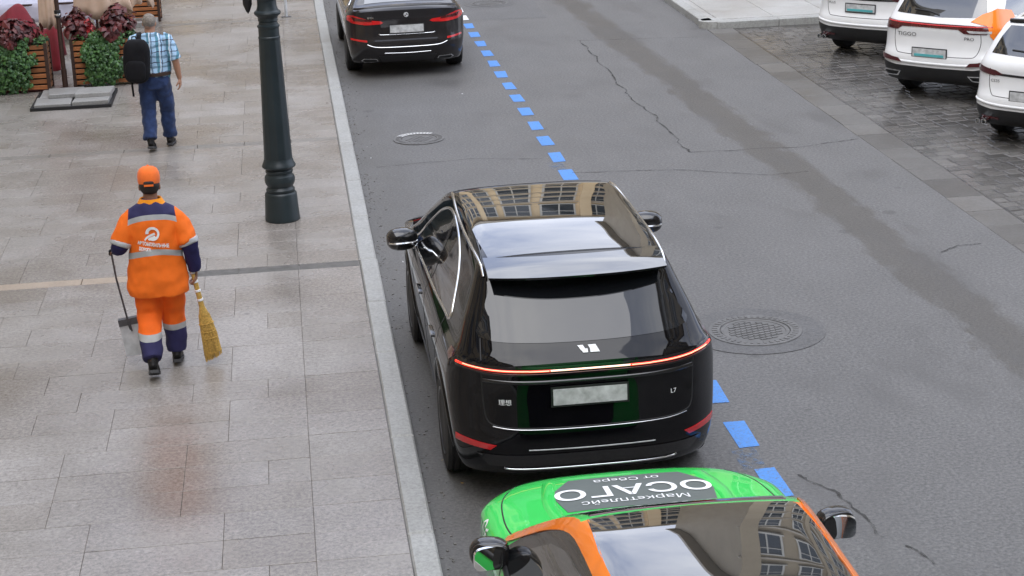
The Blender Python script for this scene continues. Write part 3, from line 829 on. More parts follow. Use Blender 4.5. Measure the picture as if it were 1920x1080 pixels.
# --- black SUV -----------------------------------------------------------
P_SUV = dict(L=5.05, W=.985, H=1.74, seg=(1.5, 3.9, .72), crown=.07, rsweep=(.40, 4.6), fsweep=(.5, 4), k=.022,
    top=[(-.5, 1.58), (.3, 1.615), (.6, 1.665), (1.0, 1.71), (1.5, 1.742), (2.0, 1.75), (2.5, 1.728), (2.9, 1.66), (3.3, 1.48), (3.7, 1.26), (3.95, 1.135), (4.2, 1.085), (4.6, 1.02), (4.9, .94), (5.2, .8)],
    rear=[(.15, .24), (.25, .13), (.34, .06), (.46, .015), (.55, .0), (.75, .02), (.95, .035), (1.05, .03), (1.11, .035), (1.14, .075), (1.21, .155), (1.26, .21), (1.4, .36), (1.55, .52), (1.7, .66)],
    front=[(.15, 4.85), (.3, 4.98), (.5, 5.05), (.8, 5.04), (1.0, 4.95), (1.2, 4.7)],
    sec=[(.15, .86), (.25, .90), (.4, .945), (.6, .968), (.8, .982), (.92, .985), (1.02, .972), (1.09, .945), (1.15, .90), (1.3, .835), (1.5, .745), (1.65, .685), (1.8, .63)],
    plan=[(-.2, .95), (.3, .985), (1.0, 1.0), (3.5, 1.0), (4.4, .985), (5.1, .94)], bot=[(-.2, .24), (1, .22), (4, .22), (5.1, .26)])
suv = Car('parked_suv', P_SUV, (1.925, 11.76, 0), R(.3), 'black_paint', .035)
tag(suv.root, 'glossy black suv parked at the kerb with a lit red light bar', 'car', 'cars parked along the kerb')
C = suv
SW_Y = (.97, 3.975)
C.arches(SW_Y, .425, .40)
for y in SW_Y:
    for sx in (-1, 1): C.wheel(sx*.845, y, .385, .265, 'rim_dark', 10)
    for md in ('left', 'right'):
        C.trim('arch_trim', [(y+.445*math.cos(a), .40+.445*math.sin(a)) for a in [R(-18+k*216/16) for k in range(17)]], md, 'black_paint', w=.03, h=.012, smooth=2)
# panoramic roof glass and rear roof panel
roof_out = [(-.60, .78), (.60, .78), (.635, 1.2), (.645, 1.8), (.63, 2.4), (.60, 2.75), (-.60, 2.75), (-.63, 2.4), (-.645, 1.8), (-.635, 1.2)]
C.patch('roof_glass', roof_out, 'top', 'car_glass', off=.002, thick=.004, step=.07)
for sx in (-1, 1):
    C.trim('roof_rail', [(sx*.655, .62), (sx*.672, 1.0), (sx*.683, 1.6), (sx*.678, 2.2), (sx*.655, 2.75)], 'top', 'chrome', w=.022, h=.014)
C.trim('roof_seam', [(-.60, .775), (-.3, .765), (.3, .765), (.60, .775)], 'top', 'matte_black', w=.012, h=.002)
# spoiler
zt_ = pchip(*zip(*P_SUV['top'])); V, F_ = [], []
nxs, nys = 28, 7
for j in range(nys+1):
    for i in range(nxs+1):
        x = -.64+1.28*i/nxs; yy = .36+.10*abs(x/.64)**2.5+(.70-.36)*j/nys; V.append((x, yy, float(zt_(yy))-.07*(abs(x)/.985)**2.6+.006))
n0 = len(V)
for j in range(nys+1):
    for i in range(nxs+1):
        x, yy, z = V[j*(nxs+1)+i]; V.append((x*.99, yy+(.012 if j == 0 else 0), z-.020-.03*j/nys))
def gi(i, j, o=0): return o+j*(nxs+1)+i
for j in range(nys):
    for i in range(nxs): F_ += [(gi(i, j), gi(i+1, j), gi(i+1, j+1), gi(i, j+1)), (gi(i, j, n0), gi(i, j+1, n0), gi(i+1, j+1, n0), gi(i+1, j, n0))]
for i in range(nxs): F_.append((gi(i, 0), gi(i, 0, n0), gi(i+1, 0, n0), gi(i+1, 0)))
for j in range(nys): F_ += [(gi(0, j), gi(0, j+1), gi(0, j+1, n0), gi(0, j, n0)), (gi(nxs, j), gi(nxs, j, n0), gi(nxs, j+1, n0), gi(nxs, j+1))]
mobj('spoiler', V, F_, 'car_glass', C.root, True, 35)
# rear window
C.patch('rear_window', [(-.74, 1.245), (-.4, 1.218), (0, 1.21), (.4, 1.218), (.74, 1.245), (.70, 1.36), (.64, 1.50), (.58, 1.575), (0, 1.585), (-.58, 1.575), (-.64, 1.50), (-.70, 1.36)], 'rear', 'tint_glass', off=.003, smooth=3)
# light bar
bar = C.patch('tail_light', [(-.945, 1.125), (-.90, 1.12), (-.7, 1.098), (-.35, 1.088), (0, 1.085), (.35, 1.088), (.7, 1.098), (.90, 1.12), (.945, 1.125), (.94, 1.06), (.7, 1.03), (.35, 1.02), (0, 1.016), (-.35, 1.02), (-.7, 1.03), (-.94, 1.06)], 'rear', 'gloss_black', off=.006, step=.03)
def arc_line(z0, lift, xs): return [(x, z0+lift*abs(x/.93)**3) for x in xs]
C.trim('tail_strip', arc_line(1.056, .030, [-.905, -.87, -.8, -.7, -.6, -.5, -.40, -.28]), 'rear', 'tail_lit', bar, .016, .005, off=.008)
C.trim('tail_strip', arc_line(1.056, .036, [.28, .34, .40, .5, .6, .7, .8, .87, .905]), 'rear', 'tail_lit', bar, .016, .005, off=.008)
C.trim('tail_strip', arc_line(1.056, .036, [-.28, -.14, 0, .14, .28]), 'rear', 'tail_painted_reflection', bar, .012, .006, off=.008)  # centre of the bar: a reflection put in as a glowing strip
for sx in (-1, 1): C.trim('light_core', arc_line(1.057, .036, [sx*q for q in (.29, .35, .41, .5, .6, .7, .8, .86)]), 'rear', 'tail_core', bar, .007, .004, off=.014)
C.trim('tail_strip', arc_line(1.034, .036, [-.86, -.7, -.5, -.25, 0, .25, .5, .7, .86]), 'rear', 'tail_dark_red', bar, .008, .004, off=.008)
for md in ('left', 'right'): C.patch('corner_light', [(.54, 1.125), (.54, 1.08), (.42, 1.06), (.38, 1.09), (.42, 1.125)], md, 'tail_dark_red', off=.005, step=.03)
# emblem, lettering, plate
em = C.patch('emblem', [(-.075, 1.188), (-.035, 1.188), (-.022, 1.168), (-.005, 1.168), (-.005, 1.148), (-.04, 1.148)], 'rear', 'badge_white', off=.006, step=.02)
C.patch('emblem', [(.012, 1.168), (-.0, 1.188), (.055, 1.188), (.078, 1.148), (.012, 1.148)], 'rear', 'badge_white', off=.006, step=.02)
C.text('lettering', '理想', .045, (-.60, .83), 'rear', 'badge_white', off=.006)
C.text('lettering', 'L7', .045, (.59, .825), 'rear', 'badge_white', off=.006)
C.plate(-.01, .865, .52, .115, tilt=.05)
# tailgate shut lines and trims
C.trim('shut_line', [(-.735, 1.24), (-.75, 1.1), (-.75, .95), (-.745, .82), (-.73, .71), (-.68, .665), (-.5, .645), (0, .635), (.5, .645), (.68, .665), (.73, .71), (.745, .82), (.75, .95), (.75, 1.1), (.735, 1.24)], 'rear', 'matte_black', w=.012, h=.002)
C.trim('tailgate_edge', [(-.69, .655), (-.5, .635), (0, .625), (.5, .635), (.69, .655)], 'rear', 'chrome', w=.008, h=.005)
C.trim('tailgate_ledge', [(-.74, .985), (-.4, .972), (0, .968), (.4, .972), (.74, .985)], 'rear', 'gloss_black', w=.035, h=.014)
for sx in (-1, 1):
    C.patch('rear_reflector', [(sx*.93, .545), (sx*.67, .515), (sx*.71, .478), (sx*.93, .495)], 'rear', 'tail_red', off=.005, step=.04)
C.patch('bumper_trim', [(-.80, .44), (.80, .44), (.72, .345), (-.72, .345)], 'rear', 'gloss_black', off=.008, step=.06)
C.trim('bumper_blade', [(-.62, .335), (-.54, .312), (0, .305), (.54, .312), (.62, .335)], 'rear', 'chrome', w=.014, h=.007, off=.004)
C.trim('bumper_crease', [(-.45, .478), (0, .472), (.45, .478)], 'rear', 'steel', w=.010, h=.004)
# side glass with chrome surround
dlo = [(3.42, 1.095), (2.6, 1.115), (1.8, 1.135), (1.2, 1.165), (.95, 1.19), (1.06, 1.32), (1.30, 1.46), (1.65, 1.565), (2.1, 1.62), (2.45, 1.61), (2.8, 1.51), (3.1, 1.34), (3.35, 1.17)]
for md in ('left', 'right'):
    C.patch('side_window', dlo, md, 'tint_glass', off=.004, smooth=3, step=.06)
    C.trim('window_surround', dlo, md, 'chrome', w=.024, h=.012, closed=True, smooth=4)
    C.patch('window_pillar', [(2.12, 1.13), (2.20, 1.13), (2.17, 1.565), (2.08, 1.565)], md, 'gloss_black', off=.007, step=.06)
    for (a, b) in ((2.62, 2.36), (1.52, 1.28)):
        C.patch('door_handle', loop_oval((a+b)/2, .945, .24, .03, 4), md, 'gloss_black', off=.018, step=.04, thick=.022)
    for ys in (2.08, ):
        C.trim('shut_line', [(ys+.06, 1.11), (ys+.02, .9), (ys+.02, .6), (ys+.05, .36)], md, 'matte_black', w=.010, h=.002)
    C.trim('shut_line', [(3.2, 1.08), (3.16, .8), (3.18, .5), (3.22, .36)], md, 'matte_black', w=.010, h=.002)
    C.trim('shut_line', [(1.12, 1.16), (1.05, 1.02), (1.12, .93), (1.34, .75), (1.45, .5), (1.48, .36)], md, 'matte_black', w=.010, h=.002)
    C.patch('sill_trim', [(1.45, .29), (3.5, .29), (3.5, .37), (1.45, .37)], md, 'black_plastic', off=.01, step=.08)
    C.trim('sill_chrome', [(1.5, .33), (2.5, .325), (3.45, .33)], md, 'chrome', w=.012, h=.006, off=.008)
C.patch('windscreen', [(-.60, 2.86), (.60, 2.86), (.68, 3.3), (.74, 3.66), (0, 3.76), (-.74, 3.66), (-.68, 3.3)], 'top', 'car_glass', off=.003, step=.08)
C.mirror(-1.06, 3.23, 1.165, (.27, .19, .19), 'gloss_black', -.15, False, 'chrome', 'chrome')
C.mirror(1.06, 3.23, 1.165, (.27, .19, .19), 'gloss_black', -.15, False, 'chrome', 'chrome')
for sx in (-1, 1): C.patch('head_light', [(sx*.55, .84), (sx*.9, .88), (sx*.9, .94), (sx*.55, .9)], 'front', 'head_lamp', off=.004)

# --- green and orange crossover in front of the camera --------------------
P_GRN = dict(L=4.40, W=.915, H=1.60, seg=(1.2, 3.4, .68), crown=.065, rsweep=(.4, 5), fsweep=(.50, 3.2), k=.022,
    top=[(-.5, 1.42), (.2, 1.5), (.7, 1.57), (1.3, 1.60), (1.8, 1.592), (2.1, 1.565), (2.35, 1.49), (2.7, 1.31), (3.0, 1.14), (3.16, 1.055), (3.4, 1.02), (3.8, .97), (4.1, .915), (4.3, .84), (4.5, .72)],
    rear=[(.15, .2), (.3, .06), (.5, .0), (.9, .04), (1.1, .14), (1.5, .5), (1.7, .6)],
    front=[(.15, 4.2), (.3, 4.34), (.5, 4.40), (.7, 4.40), (.85, 4.34), (.95, 4.2), (1.1, 3.9)],
    sec=[(.15, .82), (.3, .86), (.5, .895), (.7, .912), (.85, .915), (.95, .90), (1.02, .86), (1.1, .815), (1.3, .72), (1.5, .615), (1.6, .56), (1.8, .48)],
    plan=[(-.2, .95), (.8, 1), (3.2, 1), (4.0, .985), (4.5, .94)], bot=[(-.2, .24), (1, .2), (3.6, .2), (4.5, .26)])
grn = Car('parked_crossover', P_GRN, (1.86, 6.17, 0), R(.2), 'green_paint', .035); C = grn
tag(C.root, 'bright green and orange crossover with a grey lettered bonnet sticker, nearest the camera', 'car', 'cars parked along the kerb')
C.arches((.80, 3.42), .375, .34)
for y in (.80, 3.42):
    for sx in (-1, 1): C.wheel(sx*.78, y, .335, .225, 'rim_silver', 5)
C.patch('roof_panel', [(-.53, .35), (.53, .35), (.553, 1.0), (.553, 1.6), (.533, 2.13), (0, 2.17), (-.533, 2.13), (-.553, 1.6), (-.553, 1.0)], 'top', 'car_glass', off=.003, step=.06, thick=.004)
C.patch('windscreen', [(-.51, 2.24), (0, 2.28), (.51, 2.24), (.62, 2.65), (.72, 3.02), (.4, 3.13), (0, 3.17), (-.4, 3.13), (-.72, 3.02), (-.62, 2.65)], 'top', 'car_glass', off=.004, step=.06)
C.trim('header_strip', [(-.51, 2.205), (0, 2.245), (.51, 2.205)], 'top', 'tail_dark_red', w=.035, h=.006)
C.trim('cowl', [(-.74, 3.02), (-.4, 3.155), (0, 3.20), (.4, 3.155), (.74, 3.02)], 'top', 'black_plastic', w=.07, h=.012)
for md in ('left', 'right'):
    sg = -1 if md == 'left' else 1
    # orange roof frame sweeping into the A pillar
    C.patch('orange_frame', [(.3, 1.545), (1.2, 1.575), (1.8, 1.565), (2.15, 1.53), (2.4, 1.43), (2.75, 1.235), (3.05, 1.06), (2.99, 1.05), (2.70, 1.215), (2.40, 1.375), (2.10, 1.485), (1.75, 1.515), (1.2, 1.52), (.3, 1.49)], md, 'orange_paint', off=.009, step=.03, smooth=3)
    C.patch('roof_edge', [(sg*.545, .3), (sg*.60, .3), (sg*.60, 1.0), (sg*.60, 1.7), (sg*.585, 2.12), (sg*.525, 2.12), (sg*.545, 1.6)], 'top', 'orange_paint', off=.0025, step=.03)
    C.patch('window_frame', [(3.02, .99), (2.70, 1.23), (2.40, 1.39), (2.08, 1.50), (1.7, 1.53), (.9, 1.53), (.5, 1.2), (.45, .99)], md, 'gloss_black', off=.0025, step=.03)
    C.patch('side_window', [(2.88, 1.02), (2.58, 1.19), (2.28, 1.355), (2.0, 1.435), (1.7, 1.455), (1.30, 1.46), (1.28, 1.0), (2.0, .995)], md, 'car_glass', off=.005, step=.05)
    C.patch('side_window', [(1.2, 1.0), (1.2, 1.39), (.85, 1.37), (.55, 1.2), (.5, 1.02)], md, 'car_glass', off=.004, step=.06)
    C.trim('belt_trim', [(2.98, .995), (2.0, .965), (1.2, .965), (.5, .99)], md, 'matte_black', w=.04, h=.012)
    C.patch('white_door', [(2.82, .90), (2.82, .36), (.95, .36), (1.2, .90)], md, 'white_paint', off=.003, step=.08)
    C.patch('orange_stripe', [(2.3, .90), (2.0, .90), (1.5, .36), (1.8, .36)], md, 'orange_paint', off=.006, step=.08)
    C.trim('shut_line', [(2.86, .95), (2.84, .6), (2.86, .34)], md, 'matte_black', w=.010, h=.003)
for sx in (-1, 1):
    C.trim('bonnet_seam', [(sx*.79, 3.10), (sx*.805, 3.4), (sx*.77, 3.8), (sx*.66, 4.10)], 'top', 'matte_black', w=.010, h=.002)
    C.patch('head_light', [(sx*.60, .73), (sx*.80, .78), (sx*.80, .84), (sx*.60, .82)], 'front', 'head_lamp', off=.005, step=.04)
    C.trim('bonnet_crease', [(sx*.50, 3.25), (sx*.515, 3.6), (sx*.46, 4.0)], 'top', 'green_paint', w=.09, h=.010)
    C.trim('fender_crease', [(3.05, .90), (3.35, .895), (3.75, .86)], 'left' if sx < 0 else 'right', 'matte_black', w=.008, h=.002)
st = C.patch('bonnet_sticker', [(-.44, 3.37), (-.49, 3.73), (-.34, 4.0), (.34, 4.0), (.49, 3.73), (.44, 3.37)], 'top', 'sticker_grey', off=.003, step=.05, thick=.002)
C.text('sticker_lettering', 'ОСАГО', .27, (0, 3.69), 'top', 'sticker_white', st, .007, True, sx=1.02, bold=.004)
C.text('sticker_lettering', 'Маркетплейс', .105, (-.02, 3.485), 'top', 'sticker_white', st, .007, True, sx=.98)
C.text('sticker_lettering', 'от Сбера', .095, (0, 3.90), 'top', 'sticker_white', st, .007, True)
C.text('fender_lettering', 'Сбер', .15, (3.42, .865), 'left', 'sticker_white', None, .006, False, 0)
C.mirror(-.955, 2.88, 1.05, (.225, .14, .17), 'gloss_black', .22, True, None, 'gloss_black')
C.mirror(.985, 2.88, 1.05, (.225, .14, .17), 'gloss_black', .22, True, None, 'gloss_black')
C.patch('grille', [(-.5, .62), (.5, .62), (.42, .42), (-.42, .42)], 'front', 'black_plastic', off=.005)

# --- dark saloon further up the kerb --------------------------------------
P_SAL = dict(L=4.9, W=.94, H=1.46, seg=(1.3, 3.9, .66), crown=.06, rsweep=(.40, 6), fsweep=(.45, 4), k=.022,
    top=[(-.4, 1.06), (.0, 1.09), (.12, 1.10), (.3, 1.115), (.6, 1.19), (1.1, 1.33), (1.7, 1.44), (2.3, 1.45), (2.8, 1.37), (3.3, 1.15), (3.6, 1.03), (4.2, .95), (4.7, .85), (5.0, .7)],
    rear=[(.15, .24), (.3, .10), (.42, .03), (.52, .0), (.66, .035), (.85, .06), (.98, .07), (1.04, .045), (1.10, .06), (1.3, .3)],
    front=[(.15, 4.75), (.5, 4.9), (.8, 4.85), (1, 4.6)],
    sec=[(.15, .84), (.3, .88), (.5, .915), (.7, .938), (.85, .94), (.95, .92), (1.05, .86), (1.2, .74), (1.4, .60), (1.6, .48)],
    plan=[(-.2, .955), (.5, .99), (1.2, 1), (4, .99), (5, .93)], bot=[(-.2, .24), (1, .2), (4, .2), (5, .24)])
sal = Car('parked_saloon', P_SAL, (1.85, 28.15, 0), R(.3), 'dark_paint', .045); C = sal
tag(C.root, 'dark grey saloon parked at the kerb beyond the lamp post', 'car', 'cars parked along the kerb')
C.arches((1.05, 4.0), .37, .345)
for y in (1.05, 4.0):
    for sx in (-1, 1): C.wheel(sx*.80, y, .34, .26, 'rim_dark', 10)
C.patch('rear_window', [(-.62, .42), (.62, .42), (.52, 1.25), (-.52, 1.25)], 'top', 'car_glass', off=.004, step=.08)
for md in ('left', 'right'):
    C.patch('side_window', [(3.3, .99), (.9, 1.02), (1.2, 1.2), (1.9, 1.33), (2.5, 1.32), (3.0, 1.14)], md, 'car_glass', off=.004, step=.08)
    C.trim('window_surround', [(3.3, .99), (.9, 1.02), (1.2, 1.2), (1.9, 1.33), (2.5, 1.32), (3.0, 1.14)], md, 'chrome', w=.02, h=.008, closed=True)
for sx in (-1, 1):
    tl = C.patch('tail_light', [(sx*.90, .985), (sx*.80, .985), (sx*.55, .915), (sx*.40, .90), (sx*.36, .875), (sx*.40, .855), (sx*.62, .845), (sx*.82, .865), (sx*.90, .90)], 'rear', 'tail_red', off=.006, step=.035)
    C.patch('tail_light_inset', [(sx*.84, .965), (sx*.56, .925), (sx*.52, .895), (sx*.80, .905)], 'rear', 'tail_dark_red', tl, off=.011, step=.035)
    C.patch('rear_reflector', [(sx*.86, .635), (sx*.62, .615), (sx*.62, .585), (sx*.86, .61)], 'rear', 'tail_red', off=.006, step=.04)
    ex = C.patch('exhaust', [(sx*.68, .325), (sx*.48, .32), (sx*.46, .275), (sx*.66, .255), (sx*.72, .29)], 'rear', 'chrome', off=.012, step=.03)
    C.patch('exhaust_mouth', [(sx*.67, .313), (sx*.49, .309), (sx*.475, .279), (sx*.655, .266), (sx*.70, .291)], 'rear', 'matte_black', ex, off=.016, step=.03)
C.patch('boot_panel', [(-.52, .90), (.52, .90), (.40, .69), (-.40, .69)], 'rear', 'dark_paint', off=.004)
C.plate(0, .775, .52, .115, tilt=.05)
C.trim('plate_ledge', [(-.42, .71), (-.36, .690), (.36, .690), (.42, .71)], 'rear', 'chrome', w=.014, h=.008)
C.trim('bumper_ledge', [(-.62, .55), (-.46, .505), (0, .495), (.46, .505), (.62, .55)], 'rear', 'chrome', w=.016, h=.008)
C.trim('bumper_crease', [(-.36, .405), (0, .395), (.36, .405)], 'rear', 'chrome', w=.012, h=.006)
C.patch('diffuser', [(-.45, .36), (.45, .36), (.40, .25), (-.40, .25)], 'rear', 'black_plastic', off=.006)
C.patch('emblem', loop_oval(0, .985, .075, .075, 2, 20), 'rear', 'badge_white', off=.010, step=.02)
C.patch('emblem', [(0, .985), (.030, .985), (.021, 1.006), (0, 1.015)], 'rear', 'plate_ink', off=.014, step=.02)
C.patch('emblem', [(0, .985), (-.030, .985), (-.021, .964), (0, .955)], 'rear', 'plate_ink', off=.014, step=.02)
C.text('lettering', '640i', .055, (-.55, .955), 'rear', 'chrome', off=.012)
C.trim('boot_lip', [(-.78, 1.075), (-.4, 1.10), (0, 1.105), (.4, 1.10), (.78, 1.075)], 'rear', 'dark_paint', w=.05, h=.022)
for sx in (-1, 1): C.mirror(sx*1.0, 3.1, 1.0, (.22, .15, .15), 'dark_paint', .1)

# --- white carsharing crossovers in the cobbled bay ------------------------
P_WHT = dict(L=4.5, W=.925, H=1.68, seg=(1.2, 3.5, .72), crown=.07, rsweep=(.24, 7), fsweep=(.5, 4), k=.022,
    top=[(-.5, 1.50), (.3, 1.575), (.7, 1.64), (1.2, 1.68), (1.8, 1.685), (2.3, 1.64), (2.6, 1.54), (3.0, 1.28), (3.2, 1.14), (3.6, 1.06), (4.1, .98), (4.4, .86), (4.6, .7)],
    rear=[(.15, .24), (.28, .12), (.4, .03), (.52, .0), (.62, .0), (.72, .05), (.9, .075), (1.02, .07), (1.10, .10), (1.16, .15), (1.3, .25), (1.5, .40), (1.65, .50)],
    front=[(.15, 4.3), (.5, 4.5), (.8, 4.46), (1, 4.3)],
    sec=[(.15, .84), (.3, .875), (.5, .905), (.7, .922), (.9, .925), (1.02, .91), (1.10, .875), (1.3, .79), (1.5, .69), (1.65, .62), (1.8, .56)],
    plan=[(-.2, .95), (.5, .99), (1.2, 1), (3.8, .99), (4.6, .93)], bot=[(-.2, .26), (1, .24), (3.6, .24), (4.6, .26)])
def white_car(loc, label, style, rz=R(-45)):
    C = Car('parked_crossover', P_WHT, (*loc, 0), rz, 'white_paint', .045)
    tag(C.root, label, 'car', 'white crossovers parked at an angle on the cobbles')
    C.root.scale = (.95, 1, .95 if style == 2 else 1)
    C.arches((.92, 3.55), .395, .36)
    for y in (.92, 3.55):
        for sx in (-1, 1): C.wheel(sx*.79, y, .35, .235, 'rim_silver', 5)
    C.patch('rear_window', [(-.70, 1.20), (0, 1.17), (.70, 1.20), (.63, 1.40), (.55, 1.535), (-.55, 1.535), (-.63, 1.40)], 'rear', 'car_glass', off=.004, step=.06)
    C.trim('wiper', [(-.02, 1.195), (-.2, 1.235), (-.42, 1.25)], 'rear', 'matte_black', w=.025, h=.015, off=.004)
    C.patch('roof_glass', [(-.52, .65), (.52, .65), (.56, 1.4), (.52, 2.2), (-.52, 2.2), (-.56, 1.4)], 'top', 'car_glass', off=.003, step=.09)
    C.trim('spoiler', [(-.58, 1.575), (0, 1.59), (.58, 1.575)], 'rear', 'white_paint' if style != 2 else 'gloss_black', w=.06, h=.05)
    for md in ('left', 'right'):
        C.patch('side_window', [(3.0, 1.09), (1.0, 1.12), (.55, 1.25), (.75, 1.40), (1.2, 1.50), (2.2, 1.50), (2.6, 1.38)], md, 'car_glass', off=.004, step=.08)
        C.trim('window_surround', [(3.0, 1.09), (1.0, 1.12), (.55, 1.25)], md, 'chrome', w=.02, h=.008)
        for yy in (.92, 3.55):
            C.trim('arch_trim', [(yy+.43*math.cos(a), .36+.43*math.sin(a)) for a in [R(-10+k*200/14) for k in range(15)]], md, 'black_plastic', w=.06, h=.012, smooth=2)
        C.patch('sill_trim', [(1.4, .26), (3.1, .26), (3.1, .40), (1.4, .40)], md, 'black_plastic', off=.008, step=.09)
    # dark lower bumper
    C.patch('lower_bumper', [(-.90, .545), (-.60, .50), (0, .49), (.60, .50), (.90, .545), (.88, .29), (.5, .26), (-.5, .26), (-.88, .29)], 'rear', 'black_plastic', off=.008, step=.06)
    C.trim('bumper_edge', [(-.88, .60), (-.5, .555), (0, .545), (.5, .555), (.88, .60)], 'rear', 'white_paint', w=.04, h=.016)
    C.trim('shut_line', [(-.66, 1.02), (-.67, .85), (-.62, .70), (-.5, .665), (0, .655), (.5, .665), (.62, .70), (.67, .85), (.66, 1.02)], 'rear', 'matte_black', w=.010, h=.002)
    for sx in (-1, 1):
        C.patch('rear_reflector', [(sx*.88, .575), (sx*.50, .545), (sx*.56, .60), (sx*.88, .635)] if style == 1 else [(sx*.74, .40), (sx*.50, .385), (sx*.50, .355), (sx*.74, .365)], 'rear', 'tail_dark_red', off=.024 if style == 1 else .012, step=.05)
        if style == 1:
            ex = C.patch('exhaust', [(sx*.80, .425), (sx*.52, .42), (sx*.58, .345), (sx*.78, .335), (sx*.85, .375)], 'rear', 'chrome', off=.016, step=.04)
            C.patch('exhaust_mouth', [(sx*.785, .408), (sx*.55, .404), (sx*.595, .36), (sx*.77, .352), (sx*.82, .378)], 'rear', 'matte_black', ex, off=.020, step=.04)
        else:
            for q in (0, .085):
                mb_ = MB().lathe([(.036, .0), (.036, -.15), (.028, -.15), (.026, -.02)], 20, 'z')
                rot = Matrix.Rotation(R(-90), 3, 'X')
                mb_.v = [rot @ v+Vector((sx*(.66+q), .10, .335)) for v in mb_.v]; mb_.v = [Vector((v.x, v.y, v.z)) for v in mb_.v]
                mb_.build('exhaust', 'chrome', C.root, True)
    if style == 1:
        tl = C.patch('tail_light', [(-.90, 1.115), (-.62, 1.095), (0, 1.09), (.62, 1.095), (.80, 1.105), (.80, 1.04), (.74, .985), (.42, .985), (.33, 1.035), (0, 1.035), (-.33, 1.035), (-.55, 1.03), (-.62, .985), (-.88, .985)], 'rear', 'tail_dark_red', off=.008, step=.04)
        C.trim('tail_strip', [(-.80, 1.085), (0, 1.068), (.80, 1.085)], 'rear', 'tail_red', tl, .02, .006, off=.008)
        C.patch('light_inset', [(.80, 1.03), (.46, 1.03), (.50, 1.0), (.80, 1.0)], 'rear', 'plate_white', tl, off=.013, step=.04)
        C.text('lettering', 'TIGGO', .075, (-.47, .925), 'rear', 'steel_dark', off=.008, sx=1.3); C.text('lettering', 'PRO', .06, (.50, .915), 'rear', 'steel_dark', off=.008, sx=1.3)
        C.patch('orange_panel', [(.44, 1.14), (.60, 1.24), (.80, 1.31), (1.1, 1.24), (1.2, 1.08), (1.05, .90), (.92, .76), (.76, .86), (.66, .96), (.62, 1.10)], 'right_rear', 'orange_paint', off=.010, step=.03)
        C.patch('teal_panel', [(1.75, 1.06), (2.5, 1.05), (2.3, .80), (1.85, .72)], 'right', 'teal_paint', off=.004, step=.06)
    else:
        for sx in (-1, 1):
            C.patch('tail_light', [(sx*.90, 1.05), (sx*.58, 1.0), (sx*.48, .955), (sx*.60, .93), (sx*.90, .965)], 'rear', 'tail_dark_red', off=.008, step=.04)
        C.trim('light_bar', [(-.6, .95), (0, .935), (.6, .95)], 'rear', 'gloss_black', w=.035, h=.008)
        C.text('lettering', 'CS35' if style == 2 else 'PLUS', .05, (-.58, .86), 'rear', 'steel_dark', off=.008, sx=1.2)
    p_ = C.plate(-.08 if style else -.05, .69 if style else .80, .52, .115, tilt=.02)
    if style == 2: pf = None
    pf = p_.children[0]; hh = C.hit(-.08, .69 if style else .80, 'rear')
    if style != 2: box('plate_stripe', (-.08 if style else -.05, hh[0].y-.037, (.69 if style else .80)-.030), (.46, .006, .035), 'plate_teal', pf)
    for sx in (-1, 1): C.mirror(sx*1.0, 3.0, 1.1, (.22, .15, .17), 'white_paint', .1)
    return C
white_car((8.83, 24.12), 'white crossover with an orange side panel and full width dark tail light', 1)
white_car((9.02, 21.08), 'nearest white crossover at the right edge, black spoiler over its window', 2)
white_car((8.87, 27.47), 'farthest white crossover, by the corner kerb, cut off at the top', 0)

# ------------------------------------------------------------------ lamp post
lp = empty('lamp_post', (-.187, 19.85, SWZ)); tag(lp, 'dark green cast iron lamp post with ringed base on the sidewalk', 'lamp post')
MB().lathe([(.19, 0), (.194, .012), (.192, .03), (.176, .30), (.172, .31), (.160, .322)], 40).build('base_drum', 'iron_green', lp, True, 30)
MB().lathe([(.150, .32), (.158, .335), (.158, .355), (.146, .37), (.140, .385), (.150, .40), (.166, .435), (.169, .47), (.160, .505), (.144, .52), (.140, .535), (.150, .545), (.152, .565), (.142, .58), (.150, .59)], 40).build('turned_rings', 'iron_green', lp, True, 30)
MB().lathe([(.148, .585), (.176, .60), (.186, .615), (.184, .63), (.172, .65), (.158, .69), (.156, .70)], 40).build('flared_collar', 'iron_green', lp, True, 30)
fl = lambda th, h: 1+.012*math.cos(12*th)
MB().lathe([(.154, .695), (.150, .80), (.132, 1.4), (.116, 1.95), (.113, 2.03)], 72, mod=fl).build('shaft', 'iron_green', lp, True, 50)
MB().lathe([(.112, 2.02), (.119, 2.03), (.119, 2.045), (.112, 2.055), (.111, 2.14), (.121, 2.155), (.121, 2.17), (.105, 2.18), (.100, 2.21), (.108, 2.22), (.106, 2.235), (.104, 2.25), (.112, 2.265), (.140, 2.29), (.146, 2.305), (.140, 2.32), (.118, 2.335), (.104, 2.38), (.102, 2.44), (.110, 2.452), (.108, 2.465), (.100, 2.475)], 40).build('upper_collar', 'iron_green', lp, True, 30)
MB().lathe([(.098, 2.47), (.07, 4.2), (.055, 5.4)], 40).build('upper_shaft', 'iron_green', lp, True)
mb = MB(); mb.tube([(-.7, 0, 5.0), (-.35, 0, 5.35), (0, 0, 5.45), (.35, 0, 5.35), (.7, 0, 5.0)], .03, 10, (0, 1, 0)); mb.build('lamp_arm', 'iron_green', lp, True)
for sx in (-1, 1): MB().lathe([(.02, 5.0), (.20, 4.92), (.24, 4.80), (.10, 4.62), (.0, 4.58)], 24, c=(sx*.7, 0, 0)).build('lantern', 'iron_green', lp, True)
o = MB().lathe([(.0, 2.30), (.022, 2.33), (.048, 2.40), (.052, 2.58), (.045, 2.74), (.0, 2.78)], 20, c=(-.205, 0, 0)).build('loudspeaker', 'matte_black', lp, True)
mb = MB(); mb.tube([(-.205, 0, 2.68), (-.09, 0, 2.68)], .014, 8, (0, 0, 1)); mb.build('speaker_bracket', 'matte_black', o, True)
